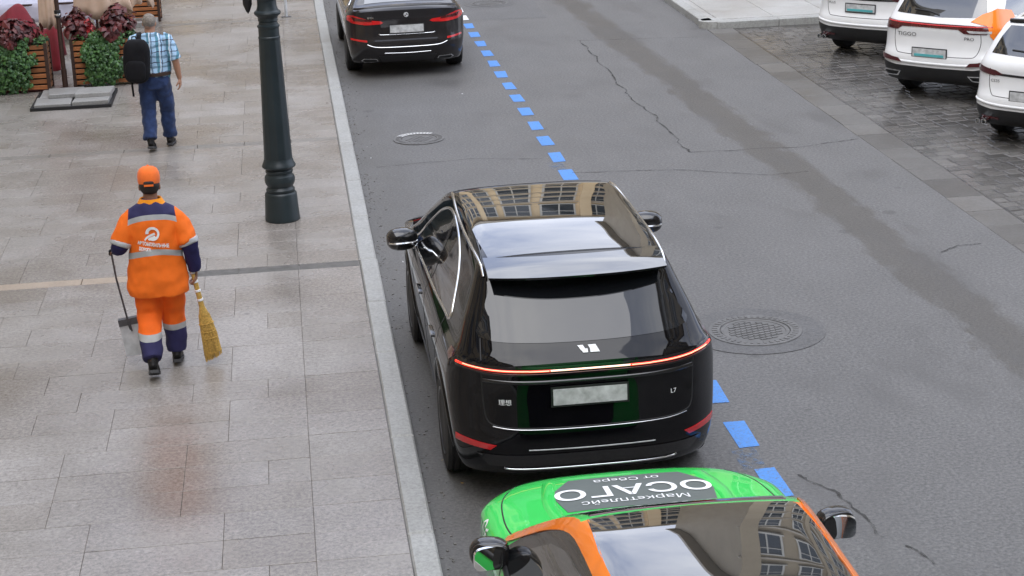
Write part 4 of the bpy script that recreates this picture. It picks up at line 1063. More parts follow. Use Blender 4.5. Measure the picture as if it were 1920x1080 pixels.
sp_ = empty('sign_pole', (.02, 34.3, SWZ)); tag(sp_, 'thin grey sign pole on a foot plate behind the lamp post', 'pole')
MB().lathe([(.028, .01), (.028, 3.2)], 16).build('pole', 'steel', sp_, True); box('foot_plate', (0, 0, .006), (.18, .10, .012), 'steel_dark', sp_)
box('sign_panel', (0, -.04, 2.9), (.5, .02, .5), 'steel', sp_)

# ------------------------------------------------------------------ cafe planters, parasol, cloths
def leaves(pts_fn, n, size, name, mat, parent, droop=.5):
    V, F_ = [], []
    for _ in range(n):
        p, nn = pts_fn(); s_ = size*random.uniform(.45, 1.6); nn = (nn+Vector((random.uniform(-.7, .7), random.uniform(-.7, .7), random.uniform(-.3, .7)))).normalized()
        t_ = Vector((random.uniform(-1, 1), random.uniform(-1, 1), random.uniform(-1.4, .1)-droop)); t_ = (t_-nn*t_.dot(nn)).normalized(); b_ = nn.cross(t_)
        k = len(V); mid = p+nn*s_*.12
        V += [p-t_*s_*.5, p-t_*s_*.15+b_*s_*.42-nn*s_*.08, p+t_*s_*.12+b_*s_*.34-nn*s_*.05, p+t_*s_*.6-nn*s_*.15, p+t_*s_*.12-b_*s_*.34-nn*s_*.05, p-t_*s_*.15-b_*s_*.42-nn*s_*.08, mid]
        F_ += [(k+6, k+i, k+(i+1) % 6) for i in range(6)]
    o = mobj(name, V, F_, mat, parent, False); o['kind'] = 'stuff'; return o
def planter(loc, W, D, H_, label, ivy, tops):
    t_ = empty('planter', loc); tag(t_, label, 'planter', 'slatted wooden cafe planters')
    n = 8; ph = H_/n
    for k in range(n):
        for (yy, sx_, sy_, xo) in ((0, W-.06, .025, 0), (D, W-.06, .025, 0)):
            box('slat', (xo, yy, ph*(k+.5)+.03), (sx_, sy_, ph-.028), 'slat_wood', t_, ch=.004)
        for xx in (-W/2+.02, W/2-.02): box('slat', (xx, D/2, ph*(k+.5)+.03), (.025, D-.06, ph-.028), 'slat_wood', t_, ch=.004)
    for xx in (-1, 1):
        for yy in (0, D): box('corner_post', (xx*(W/2-.02), yy, H_/2+.02), (.05, .05, H_+.04), 'dark_wood', t_)
    box('lining', (0, D/2, H_/2+.01), (W-.1, D-.08, H_-.06), 'matte_black', t_)
    box('soil', (0, D/2, H_-.01), (W-.08, D-.06, .02), 'soil', t_)
    for (x0, x1, drop, cnt) in ivy:
        def f():
            x = random.uniform(x0, x1); e = abs((x-(x0+x1)/2)/((x1-x0)/2)); lim = drop*(1-.35*e**3)*H_
            z = H_+.10-random.random()**1.0*(lim+.08)
            z += .05*math.sin(x*31)+random.gauss(0, .02); x += .05*math.sin(z*14+x0*9)+random.gauss(0, .035)
            bul = .05+.09*math.sin(min(1, max(0, (H_+.1-z)/(H_*drop+.1)))*math.pi)*(1-.5*e*e)
            return Vector((x, -bul*random.uniform(.2, 1.5), z)), Vector((0, -1, .35))
        leaves(f, cnt, .055, 'ivy', 'ivy_leaf', t_)
    def g():
        return Vector((random.uniform(-W/2+.05, W/2-.02), random.uniform(-.02, D), H_+random.uniform(0, .12))), Vector((0, -.4, 1))
    leaves(g, int(500*W), .055, 'ground_cover', 'ivy_leaf', t_)
    for (x, y, r, h, mat_, nm) in tops:
        def f2():
            a, b = random.uniform(0, 6.283), random.uniform(-.6, 1); q = math.sqrt(max(0, 1-b*b))*random.uniform(.4, 1.3)*(1+.3*math.sin(3*a+x*9))
            return Vector((x+r*q*math.cos(a), y+r*q*math.sin(a), H_+h*.50+h*.55*b*random.uniform(.5, 1.35)+.05*math.sin(5*a+x*7))), Vector((math.cos(a)*q, math.sin(a)*q, b+.3)).normalized()
        leaves(f2, int(230*r/.16), .105, nm, mat_, t_, .2)
        mb_ = MB()
        for _ in range(5): mb_.tube([(x+random.uniform(-.03, .03), y, H_-.05), (x+random.uniform(-r, r)*.6, y+random.uniform(-r, r)*.6, H_+h*.7)], .007, 6)
        mb_.build('stem', 'dark_wood', t_)
    return t_
planter((-4.18, 28.25, SWZ), 1.12, .42, .70, 'planter at the left edge, ivy covering most of its slats', [(-.62, .30, 1.0, 1500)],
    [(.12, .12, .27, .34, 'coleus_leaf', 'coleus'), (-.35, .2, .18, .22, 'coleus_leaf', 'coleus')])
planter((-2.80, 28.45, SWZ), .98, .42, .70, 'planter with ivy down its middle and red flowers, beside the parasol pole', [(-.27, .25, 1.02, 1300)],
    [(-.36, .12, .17, .42, 'coleus_leaf', 'coleus'), (-.20, .05, .05, .26, 'flower_red', 'flower'), (.22, .12, .22, .42, 'coleus_leaf', 'coleus')])
planter((-2.85, 34.6, SWZ), 1.10, .42, .70, 'farthest planter, bare slats and little ivy, behind the man', [(-.55, -.20, .6, 350)], [])
pb = empty('concrete_block', (-2.62, 34.25, SWZ)); tag(pb, 'low grey concrete block in front of the farthest planter', 'block')
box('block', (0, 0, .05), (.56, .5, .10), 'concrete_slab', pb, ch=.01); box('block_recess', (.05, .0, .101), (.34, .30, .006), 'border_stone', pb)
# parasol
ps = empty('cafe_parasol', (-3.42, 28.42, SWZ)); tag(ps, 'closed beige parasol with a dark wooden pole beside the planters', 'parasol')
MB().lathe([(.075, 0), (.075, .02), (.042, .03), (.042, .30)], 20).build('pole_foot', 'dark_wood', ps, True)
MB().lathe([(.034, .1), (.034, 3.4)], 20).build('pole', 'dark_wood', ps, True)
MB().lathe([(.034, 1.09), (.05, 1.10), (.05, 1.20), (.034, 1.21)], 20).build('crank_collar', 'matte_black', ps, True)
MB().lathe([(.051, 1.125), (.053, 1.13), (.053, 1.15), (.051, 1.155)], 20).build('collar_band', 'chrome', ps, True)
def drape(name, cx, cy, zt0, zb0, r0_, r1_, folds, mat, parent, amp=.25, flat=1, zvar=.08, tilt=0, seed=0):
    V, F_ = [], []; n, mrow = 120, 16; rnd = random.Random(seed); ph = [rnd.uniform(0, 6.28) for _ in range(6)]
    for j in range(mrow+1):
        u = j/mrow
        for i in range(n):
            a = 2*math.pi*i/n
            fo = math.sin(folds*a+ph[0]+.6*u)*.6+math.sin((folds*2+1)*a+ph[1])*.3+math.sin((folds-2)*a+ph[2])*.4
            r_ = (r0_+(r1_-r0_)*u**.8)*(1+amp*fo*(.3+.7*u))
            zb_ = zb0+zvar*math.sin(3*a+ph[3])+zvar*.6*math.sin(7*a+ph[4])
            V.append((cx+r_*math.cos(a)+tilt*u, cy+flat*r_*math.sin(a), zt0+(zb_-zt0)*u))
    for j in range(mrow):
        for i in range(n): k = (i+1) % n; F_.append((j*n+i, j*n+k, (j+1)*n+k, (j+1)*n+i))
    o = mobj(name, V, F_, mat, parent); md = o.modifiers.new('s', 'SOLIDIFY'); md.thickness = .006; return bake(o, [])
drape('canopy', .52, .75, 3.3, 1.02, .12, .40, 5, 'beige_canvas', ps, .20, .55, .05, .05, 3)
drape('canopy', .98, .95, 3.3, 1.10, .10, .22, 4, 'beige_canvas', ps, .25, .6, .07, .14, 8)
drape('canopy', -.13, .5, 3.3, .88, .10, .15, 6, 'beige_canvas', ps, .2, .6, .04, -.06, 5)
# weighted base: tray with loose slabs
tr = empty('parasol_base', (-3.18, 27.38, SWZ)); tag(tr, 'low black tray loaded with loose grey concrete slabs', 'parasol base')
for (c, s_) in (((0, -.60, .02), (1.16, .04, .05)), ((0, .60, .02), (1.16, .04, .05)), ((-.56, 0, .02), (.04, 1.16, .05)), ((.56, 0, .02), (.04, 1.16, .05)), ((0, 0, .006), (1.1, 1.16, .012))):
    box('tray_bar', c, s_, 'matte_black', tr)
for (x, y, z, rz) in ((-.27, -.30, .055, .02), (.28, -.27, .06, -.03), (-.25, .29, .055, .01), (.27, .30, .055, .02), (-.12, .10, .115, .10), (.30, .02, .118, -.04)):
    o = MB().box((0, 0, 0), (.52, .52, .06), None, .008).build('concrete_slab', 'concrete_slab', tr); o.location = (x, y, z); o.rotation_euler = (random.uniform(-.02, .02), random.uniform(-.02, .02), rz)
# red cloth over a chair, pale table behind
def sheet_cloth(name, fn, nu, nv, mat, parent):
    V = [fn(i/nu, j/nv) for j in range(nv+1) for i in range(nu+1)]
    F_ = [(j*(nu+1)+i, j*(nu+1)+i+1, (j+1)*(nu+1)+i+1, (j+1)*(nu+1)+i) for j in range(nv) for i in range(nu)]
    o = mobj(name, V, F_, mat, parent); md = o.modifiers.new('s', 'SOLIDIFY'); md.thickness = .008; return bake(o, [])
ch = empty('cafe_chair', (-4.35, 29.9, SWZ)); tag(ch, 'cafe chair hidden under a dark red cover behind the left planter', 'chair')
for sx in (-.55, .55):
    for sy in (0, .45): box('leg', (sx, sy, .22), (.04, .04, .44), 'dark_wood', ch)
box('seat', (0, .22, .46), (1.2, .5, .05), 'dark_wood', ch)
rc_ = empty('red_cover', (-4.35, 29.9, SWZ)); tag(rc_, 'crumpled dark red cloth cover draped behind the left planter', 'cover')
def redf(u, v):
    x = -1.0+1.75*u; pk = math.exp(-((x-.02)/.28)**2)*.36+math.exp(-((x+.75)/.3)**2)*.10+.06*math.sin(x*9)
    prof = 1-abs(2*v-1)**1.6
    z = .10+prof*(.62+pk)+.03*math.sin(u*26+v*5)*prof
    y = (v-.5)*.9+.05*math.sin(u*17+v*3)+.04*math.sin(u*31)
    return Vector((x, y+.2, max(.02, z+.06*math.sin(v*14+u*6)*(1-prof))))
sheet_cloth('cloth', redf, 60, 26, 'red_canvas', rc_)
tb = empty('cafe_table', (-4.3, 33.2, SWZ)); tag(tb, 'pale lavender cloth covered cafe table at the top left corner', 'table')
box('table_top', (0, 0, .74), (2.0, 1.6, .03), 'dark_wood', tb)
for sx in (-.9, .9):
    for sy in (-.7, .7): box('leg', (sx, sy, .36), (.05, .05, .73), 'dark_wood', tb)
def tabf(u, v):
    x, y = -1.2+2.4*u, -1.0+2.0*v; ex, ey = max(0, abs(x)-1.0), max(0, abs(y)-.8); d = math.hypot(ex, ey)
    return Vector((math.copysign(min(abs(x), 1.0)+ex*.15, x), math.copysign(min(abs(y), .8)+ey*.15+.02*math.sin(9*x)*(d > 0), y), .764-d*1.6+.004*math.sin(7*x+3*y)))
tc_ = empty('table_cloth', (-4.3, 33.2, SWZ)); tag(tc_, 'pale lavender cloth lying over the table at the top left corner', 'tablecloth')
sheet_cloth('cloth', tabf, 48, 40, 'lavender_cloth', tc_)

# ------------------------------------------------------------------ people
def fuse(name, mb_, mat, parent, voxel=.014, smooth=4, wrinkle=0, wscale=(9, 9, 5), seed=0):
    o = mb_.build(name, mat, parent)
    md = o.modifiers.new('r', 'REMESH'); md.mode = 'VOXEL'; md.voxel_size = voxel
    md = o.modifiers.new('s', 'SMOOTH'); md.iterations = smooth; md.factor = .5
    bake(o, [])
    me = o.data
    if wrinkle:
        co = np.empty(len(me.vertices)*3); me.vertices.foreach_get('co', co); no = np.empty(len(me.vertices)*3); me.vertices.foreach_get('normal', no)
        co, no = co.reshape(-1, 3), no.reshape(-1, 3)
        for i in range(len(co)):
            p = Vector((co[i][0]*wscale[0]+seed, co[i][1]*wscale[1], co[i][2]*wscale[2]))
            co[i] += no[i]*wrinkle*(noise.noise(p)+.6*noise.noise(p*2.3)+.3*(1-abs(noise.noise(p*1.5+Vector((7, 3, 1)))))-.2)
        me.vertices.foreach_set('co', co.ravel()); me.update()
    if not me.materials: me.materials.append(MATS[mat])
    me.polygons.foreach_set('use_smooth', [True]*len(me.polygons)); return o
def add_hand(mb_, w, d, n, side, curl, sc=1.0):
    """palm + five separate fingers; d wrist->knuckles, n palm normal, side: +1 thumb along d x n"""
    w, d, n = Vector(w), Vector(d).normalized(), Vector(n); n = (n-d*n.dot(d)).normalized(); s_ = d.cross(n)*side
    mb_.tube([w-d*.03, w, w+d*.045*sc, w+d*.088*sc], [(.026, .021), (.030, .019), (.041*sc, .016), (.038*sc, .013)], 12, s_)
    for off, L, r_ in ((.031, .072, .0095), (.0105, .080, .0098), (-.0105, .075, .0094), (-.031, .058, .0085)):
        p = w+d*.080*sc+s_*off*sc; dr = d.copy(); pts = [p-d*.015, p]
        for q, ln in enumerate((.46, .30, .24)):
            an = curl*(.8, 1.25, .9)[q]; dr = (dr*math.cos(an)+n*math.sin(an)).normalized(); nn2 = n
            n_loc = dr
            p = p+dr*L*ln*sc; pts.append(p.copy())
            dd = dr; n = (n-dd*n.dot(dd)).normalized() if (n-dd*n.dot(dd)).length > .05 else nn2
        n = Vector(nn2) if False else (d.cross(s_*side)*-1 if False else n)
        n = (s_*side).cross(d).normalized()
        mb_.tube(pts, [r_*sc, r_*sc, r_*.95*sc, r_*.88*sc, r_*.72*sc], 8, s_)
    p = w+d*.025*sc+s_*.030*sc; a = (s_*.75+d*.6+n*.25).normalized(); b = (d*.75+n*(.3+.5*curl)+s_*.1).normalized()
    mb_.tube([w+d*.012+s_*.01, p, p+a*.035*sc, p+a*.035*sc+b*.03*sc, p+a*.035*sc+b*.05*sc], [.013*sc, .0135*sc, .0115*sc, .0105*sc, .008*sc], 8, n)
def head(mb_, c, yawh=0, pit=0):
    """skull, jaw, neck, nose, ears around c (centre of the skull)"""
    c = Vector(c); rot = Matrix.Rotation(yawh, 3, 'Z') @ Matrix.Rotation(pit, 3, 'X')
    def L(x, y, z): return c+rot @ Vector((x, y, z))
    mb_.blob(c, (.155, .195, .20), 2.1, 24, rot); mb_.blob(L(0, .045, -.07), (.115, .12, .12), 2.3, 20, rot); mb_.blob(L(0, .085, -.108), (.055, .05, .045), 2.2, 12, rot)
    mb_.blob(L(0, .101, -.03), (.030, .045, .055), 2, 12, rot); mb_.blob(L(0, .083, .022), (.11, .03, .025), 2, 14, rot)
    mb_.blob(L(0, .094, -.075), (.05, .016, .018), 2, 12, rot)
    for sx in (-1, 1): mb_.blob(L(sx*.080, -.005, -.025), (.020, .036, .062), 2, 14, rot); mb_.blob(L(sx*.045, .075, -.045), (.04, .03, .03), 2, 10, rot)
    return L
def eyes(L, parent):
    for sx in (-1, 1):
        MB().blob(L(sx*.032, .086, -.002), (.026, .016, .014), 2, 12).build('eye', 'badge_white', parent, True)
        MB().blob(L(sx*.032, .0935, -.002), (.010, .004, .010), 2, 10).build('pupil', 'matte_black', parent, True)
def shoe(name, mb_heel, toe, mat, parent, w=.10, sole='sole_grey'):
    a, b = Vector(mb_heel), Vector(toe); d = (b-a); Ls = d.length; d.normalize(); s_ = Vector((1, 0, 0)); u = s_.cross(d).normalized()
    if u.z < 0: u = -u
    mb_ = MB()
    def ring(t_, wd, h): return (a+d*Ls*t_+u*h/2, (wd/2, h/2))
    rs = [ring(t_, wd, h) for t_, wd, h in ((0, .05, .06), (.04, .072, .085), (.2, .082, .115), (.4, .084, .105), (.6, .095, .075), (.82, .098, .058), (.95, .08, .048), (1.0, .045, .035))]
    mb_.tube([r_[0] for r_ in rs], [r_[1] for r_ in rs], 18, s_)
    mb_.tube([a+d*Ls*.15+u*.07, a+d*Ls*.18+u*.16], [(.045, .055), (.042, .05)], 16, s_)
    o = fuse(name, mb_, mat, parent, .009, 3)
    mb_ = MB(); out = [(0, .05), (.05, .078), (.25, .080), (.45, .078), (.65, .096), (.85, .098), (.97, .07)]
    L_ = [a+d*Ls*t_-s_*wd/2 for t_, wd in out]+[a+d*Ls*t_+s_*wd/2 for t_, wd in reversed(out)]; n = len(L_)
    V = [p+u*.016 for p in L_]+[p-u*.010 for p in L_]
    mb_.add(V, [tuple(range(n)), tuple(range(2*n-1, n-1, -1))]+[(i, (i+1) % n, n+(i+1) % n, n+i) for i in range(n)])
    for k in range(7): mb_.box(a+d*Ls*(.1+.13*k)-u*.011, (.07, .018, .006), Matrix((s_, d, u)).transposed())
    mb_.build('sole', sole, o); return o

# ---- street sweeper
SWP = Vector((-1.225, 15.10, SWZ))
sw = empty('person', SWP, R(2)); sw.scale = (1.03,)*3; tag(sw, 'street sweeper in orange and navy hi-vis uniform and orange cap walking away', 'person')
HC = (0, .035, 1.60)
b = MB()
Lh = head(b, HC, 0, -.12)
b.tube([(0, .01, 1.36), (0, .015, 1.45), (0, .03, 1.55)], [(.065, .055), (.058, .056), (.058, .06)], 18)
b.tube([(0, 0, .86), (0, 0, 1.0), (0, 0, 1.15), (0, .0, 1.30), (0, 0, 1.40), (0, 0, 1.44)], [(.16, .11), (.15, .10), (.155, .105), (.160, .10), (.11, .07), (.06, .05)], 22)
RS, RE, RWp = Vector((.180, 0, 1.365)), Vector((.280, -.045, 1.09)), Vector((.305, .03, .845))
LS, LE, LWp = Vector((-.180, 0, 1.365)), Vector((-.275, -.05, 1.12)), Vector((-.315, .13, 1.045))
for a_, e_, w_ in ((RS, RE, RWp), (LS, LE, LWp)):
    b.tube([a_+Vector((-.04 if a_.x > 0 else .04, 0, -.02)), a_+Vector((0, 0, -.02)), a_.lerp(e_, .5), e_, e_.lerp(w_, .35), w_], [.032, .036, .042, .042, .041, .028], 16)
LA, RA = Vector((-.095, -.27, .17)), Vector((.09, .14, .10))
for hp, kn, an in ((Vector((-.09, 0, .86)), Vector((-.10, .02, .50)), LA), (Vector((.09, 0, .86)), Vector((.10, .13, .49)), RA)):
    b.tube([hp, hp.lerp(kn, .5), kn, kn.lerp(an, .35), an], [.088, .075, .056, .055, .038], 16)
# right hand round the broom handle, left hand round the dustpan rod
BR_T, BR_B = Vector((.262, .02, .965)), Vector((.405, .06, .06))
bax = (BR_T-BR_B).normalized()
add_hand(b, RWp+Vector((0, .01, -.02)), (-.02, .35, -.92), (-1, .0, .0), -1, .85)
add_hand(b, LWp, (-.05, .93, -.15), (0.1, -.1, -1), 1, 1.05)
body = fuse('body', b, 'skin_dark', sw, .0065, 3)
gv = MB(); add_hand(gv, LWp, (-.05, .93, -.15), (0.1, -.1, -1), 1, 1.05, 1.1); gv.tube([LWp+Vector((0, -.06, .02)), LWp+Vector((0, -.02, .005)), LWp+Vector((0, .03, -.005))], [.040, .038, .034], 14); fuse('glove', gv, 'glove_black', sw, .0065, 2)
eyes(Lh, body)
hb = MB(); rot = Matrix.Rotation(-.12, 3, 'X'); hb.blob(Vector(HC)+Vector((0, -.012, -.005)), (.166, .19, .17), 2.1, 26, rot); hair = hb.build('hair', 'hair_dark', sw, True)
cp = MB(); V, F_ = [], []
cp.lathe([(.088, -.02), (.092, .0), (.093, .035), (.088, .068), (.072, .098), (.045, .114), (.012, .12), (0, .12)], 32, c=(0, 0, 0))
cp.v = [rot @ Vector((v.x*.98, v.y*1.16, v.z))+Vector(HC)+Vector((0, .0, .028)) for v in cp.v]
cap = cp.build('cap', 'cap_cloth', sw, True, 60)
MB().blob(Vector(HC)+Vector((0, -.102, .028)), (.085, .02, .036), 2.6, 18, rot).build('cap_opening', 'hair_dark', cap, True)
MB().box(Vector(HC)+Vector((0, -.110, .012)), (.075, .012, .016), rot).build('cap_strap', 'cap_cloth', cap, True)
MB().lathe([(.0, 0), (.010, .002), (.008, .008), (0, .010)], 12, c=Vector(HC)+Vector((0, .016, .146))).build('cap_button', 'cap_cloth', cap, True)
br = MB(); V = []
for k in range(13):
    a = R(20+140*k/12); V += [rot @ Vector((.086*math.cos(a), .10*math.sin(a), .012)), rot @ Vector((.088*math.cos(a), .10*math.sin(a)+.075*math.sin(a)**.7, -.002)), rot @ Vector((.088*math.cos(a), .10*math.sin(a)+.075*math.sin(a)**.7, -.009)), rot @ Vector((.086*math.cos(a), .10*math.sin(a), .004))]
F_ = []
for k in range(12):
    for q in range(4): F_.append((4*k+q, 4*k+(q+1) % 4, 4*k+4+(q+1) % 4, 4*k+4+q))
br.add([v+Vector(HC)+Vector((0, 0, .012)) for v in V], F_); br.build('cap_peak', 'cap_cloth', cap, True)
# jacket torso, sleeves
j = MB()
j.tube([(0, 0, .68), (0, 0, .74), (0, 0, .88), (0, 0, 1.02), (0, -.005, 1.16), (0, -.005, 1.28), (0, 0, 1.37), (0, .005, 1.425), (0, .015, 1.46), (0, .02, 1.475)],
    [(.245, .165), (.250, .168), (.232, .158), (.212, .146), (.212, .142), (.218, .138), (.212, .122), (.160, .098), (.085, .075), (.07, .068)], 40)
t = NT('jacket_cloth'); v = t.pos(True); s3 = t.sep(v); n_ = t.noise(v, 8, 6); wv = t.noise(v, 500, 2)
zc_ = t.math('ADD', s3[2], t.math('MULTIPLY', t.math('MULTIPLY', s3[0], s3[0]), 1.1))
colr = t.ramp(zc_, [(0, (.94, .17, .006)), (.5, (.94, .17, .006))])
rp2 = colr.node.color_ramp; rp2.interpolation = 'CONSTANT'
E_ = rp2.elements
mr = t.rng(zc_, .6, 1.6, 0, 1)
colr = t.ramp(mr, [(0, (.94, .17, .006)), (.445, (.43, .44, .44)), (.495, (.94, .17, .006)), (.735, (.43, .44, .44)), (.780, (.022, .020, .085)), (.9, (.022, .020, .085))]); colr.node.color_ramp.interpolation = 'CONSTANT'
colr = t.mix(t.math('LESS_THAN', t.math('ADD', t.math('ABSOLUTE', s3[0]), t.math('MULTIPLY', t.math('SUBTRACT', 1.45, s3[2]), -.12)), .178), (.94, .17, .006), colr)
t.set(Base_Color=t.mix(1, colr, t.ramp(n_, [(.3, (.9, .9, .9)), (.7, (1.05, 1.05, 1.05))]), 'MULTIPLY'), Roughness=.8)
t.bump(t.math('ADD', t.math('MULTIPLY', n_, 2), t.math('MULTIPLY', wv, .3)), .3, .008)
for a_, e_, sd_ in ((RS, RE, 1), (LS, LE, -1)):
    j.tube([a_+Vector((-.10*sd_, 0, .0)), a_+Vector((-.03*sd_, 0, -.015)), a_.lerp(e_, .18)+Vector((-.012*sd_, 0, 0)), a_.lerp(e_, .4), a_.lerp(e_, .65), a_.lerp(e_, .90)], [.070, .072, .076, .082, .084, .086], 26)
jk = fuse('jacket', j, 'jacket_cloth', sw, .011, 3, .017, (6, 6, 5), 3)
def sleeve(name, a_, e_, f0, f1, r0_, r1_, mat, wr=.006, path=None):
    m_ = MB(); P_ = path or [a_.lerp(e_, f0+(f1-f0)*k/5) for k in range(6)]
    m_.tube(P_, [r0_+(r1_-r0_)*k/(len(P_)-1) for k in range(len(P_))], 24); return fuse(name, m_, mat, jk, .011, 3, wr, (10, 10, 8), random.random()*9)
for a_, e_, w_, sd_ in ((RS, RE, RWp, 1), (LS, LE, LWp, -1)):
    inn = a_+Vector((-.055*sd_, 0, .015))
    sleeve('sleeve_stripe', a_, e_, .84, 1.0, .0895, .088, 'reflect_cloth', .003)
    mid = e_.lerp(w_, .5)
    sleeve('lower_sleeve', a_, e_, 0, 1, .078, .054, 'navy_cloth', .007, [a_.lerp(e_, .8), a_.lerp(e_, .98), e_.lerp(w_, .12), mid, e_.lerp(w_, .8), e_.lerp(w_, .97)])
cl = MB(); cl.lathe([(.125, 0), (.108, .03), (.088, .066), (.080, .06), (.095, .0)], 30); cl.v = [Vector((v.x, v.y*.86+.012, v.z+1.425)) for v in cl.v]
cl.build('collar', 'collar_cloth', jk, True, 60)
# print on the back
jb = BVHTree.FromPolygons([vv.co for vv in jk.data.vertices], [p.vertices for p in jk.data.polygons])
def on_back(bv, V2, off):
    out = []
    for (x, z) in V2:
        h = bv.ray_cast(Vector((x, -1, z)), Vector((0, 1, 0))); out.append((h[0]+Vector((0, -off, 0))) if h[0] else Vector((x, -.15, z)))
    return out
def back_text(body_, size, cx, cz, sx=1):
    V, F_ = text_mesh(body_, size, 0, .002); return mobj('back_lettering', on_back(jb, [(cx+v.x*sx, cz+v.y-.12*v.x) for v in V], .006), F_, 'sticker_white', jk, False)
back_text('АВТОМОБИЛЬНЫЕ', .040, -.005, 1.135, .66); back_text('ДОРОГИ', .034, -.075, 1.10, .66)
def band(name, f0, f1, n):
    V = [];
    for k in range(n+1): V += [f0(k/n), f1(k/n)]
    return mobj(name, on_back(jb, V, .007), [(2*k, 2*k+1, 2*k+3, 2*k+2) for k in range(n)], 'sticker_white', jk, False)
ex_, ez_ = -.005, 1.228
band('back_emblem', lambda u: (ex_+.056*math.cos(R(-120+300*u)), ez_+.058*math.sin(R(-120+300*u))), lambda u: (ex_+.035*math.cos(R(-120+300*u))+.004, ez_+.036*math.sin(R(-120+300*u))), 36)
band('back_emblem', lambda u: (ex_-.068+.085*u, ez_-.045+.055*u**.6), lambda u: (ex_-.062+.085*u, ez_-.058+.050*u**.6), 10)
band('back_emblem', lambda u: (ex_-.040+.060*u, ez_-.045+.030*u**.6), lambda u: (ex_-.030+.055*u, ez_-.056+.016*u), 10)
# trousers
tp = MB()
def leg_path(hp, kn, an): return [hp, hp.lerp(kn, .35), hp.lerp(kn, .7), kn, kn.lerp(an, .3), kn.lerp(an, .6), kn.lerp(an, .93)]
legs = ((Vector((-.088, 0, .84)), Vector((-.10, .02, .50)), LA), (Vector((.088, 0, .84)), Vector((.095, .13, .49)), RA))
for lg in legs:
    P_ = leg_path(*lg); tp.tube(P_, [(.108, .118), (.106, .112), (.104, .108), (.100, .102), (.096, .098), (.088, .09), (.080, .084)], 26)
tp.tube([(0, 0, .74), (0, 0, .82), (0, 0, .95)], [(.17, .12), (.19, .13), (.17, .12)], 26)
t = NT('trouser_cloth'); v = t.pos(True); s3 = t.sep(v); n_ = t.noise(v, 9, 6)
colr = t.ramp(s3[2], [(0, (.022, .020, .085)), (.335, (.42, .43, .42)), (.385, (.94, .15, .006)), (.9, (.94, .15, .006))]); colr.node.color_ramp.interpolation = 'CONSTANT'
t.set(Base_Color=t.mix(1, colr, t.ramp(n_, [(.3, (.88, .88, .88)), (.7, (1.05, 1.05, 1.05))]), 'MULTIPLY'), Roughness=.82); t.bump(n_, .35, .015)
fuse('trousers', tp, 'trouser_cloth', sw, .011, 3, .014, (7, 7, 6), 11)
shoe('shoe', (-.095, -.315, .11), (-.095, -.105, .018), 'shoe_black', sw); shoe('shoe', (.09, .06, .055), (.095, .325, .012), 'shoe_black', sw)
# broom
bo = empty('broom', SWP, R(2)); bo.scale = (1.03,)*3; tag(bo, 'straw besom broom with a wrapped handle in the sweeper\'s right hand', 'broom')
mb = MB(); mb.tube([BR_T, BR_T.lerp(BR_B, .25), BR_T.lerp(BR_B, .5)], [.017, .020, .024], 14); mb.build('handle', 'straw', bo, True)
for k in range(5): f = .06+.09*k; c0 = BR_T.lerp(BR_B, f); mb = MB(); mb.tube([c0+bax*.010, c0+bax*.008, c0-bax*.008, c0-bax*.010], [.020+.006*f, .025+.006*f, .025+.006*f, .020+.006*f], 14); mb.build('wrapping', 'badge_white', bo, True)
V, F_ = [], []; side_ = bax.cross(Vector((0, 1, 0))).normalized(); dep = bax.cross(side_)
mb = MB()
N0 = BR_T.lerp(BR_B, .50); N1 = BR_T.lerp(BR_B, .62); N2 = BR_T.lerp(BR_B, .98)
mb.tube([N0+bax*.01, N0, N1, N1.lerp(N2, .3), N1.lerp(N2, .9)], [(.022, .022), (.026, .024), (.055, .030), (.064, .030), (.070, .024)], 24, side_)
mb.build('straw_core', 'straw', bo, True)
mb = MB(); rr = random.Random(4)
for k in range(330):
    a = rr.uniform(0, 6.283); u = math.sqrt(rr.random()); p0 = N0.lerp(N1, .55)+side_*math.cos(a)*.045*u+dep*math.sin(a)*.028*u
    p1 = N1.lerp(N2, .4)+side_*math.cos(a)*.067*u+dep*math.sin(a)*.034*u; ln = rr.uniform(.9, 1.08); p2 = N1+(N2-N1)*ln*(1.0+.06*math.cos(a)*u)+side_*(math.cos(a)*.076*u+.01)+dep*math.sin(a)*.030*u
    mb.tube([p0, p1, p2], [.003, .003, .0022], 4, side_, False)
o = mb.build('straw_bristles', 'straw', bo); o['kind'] = 'stuff'
mb = MB()
for f in (.1, .32, .5): c0 = N1.lerp(N2, f); w_ = .063+.010*f; mb = MB(); mb.tube([c0+bax*.004, c0, c0-bax*.004], [(w_, .036), (w_+.002, .038), (w_, .036)], 24, side_); mb.build('stitching', 'straw', bo, True)
# dustpan
dp = empty('dustpan', SWP, R(2)); dp.scale = (1.03,)*3; tag(dp, 'long handled metal dustpan hanging from the sweeper\'s left hand', 'dustpan')
h0 = LWp+Vector((-.005, .085, -.032))
mb = MB(); mb.tube([h0+Vector((.085, .0, .0)), h0+Vector((.02, 0, .005)), h0+Vector((-.03, 0, .0)), h0+Vector((-.048, -.01, -.03)), h0+Vector((-.03, .0, -.25)), h0+Vector((.035, .03, -.68)), h0+Vector((.045, .035, -.75))], .0085, 10, (0, 1, 0)); mb.build('rod', 'steel_dark', dp, True)
ptop = h0+Vector((.04, .035, -.62)); dn_ = Vector((.13, -.10, -1)).normalized(); sx_ = Vector((1, 0, .13)).normalized(); sx_ = (sx_-dn_*sx_.dot(dn_)).normalized(); nn_ = sx_.cross(dn_).normalized()
def pp(a, d, o_): return ptop+sx_*a+dn_*d+nn_*o_
mb = MB(); w0, w1, hh = .085, .095, .31
pl = [pp(-w0, 0, 0), pp(w0, 0, 0), pp(w1, hh, 0), pp(-w1, hh, 0)]
rot = Matrix((sx_, nn_, -dn_)).transposed()
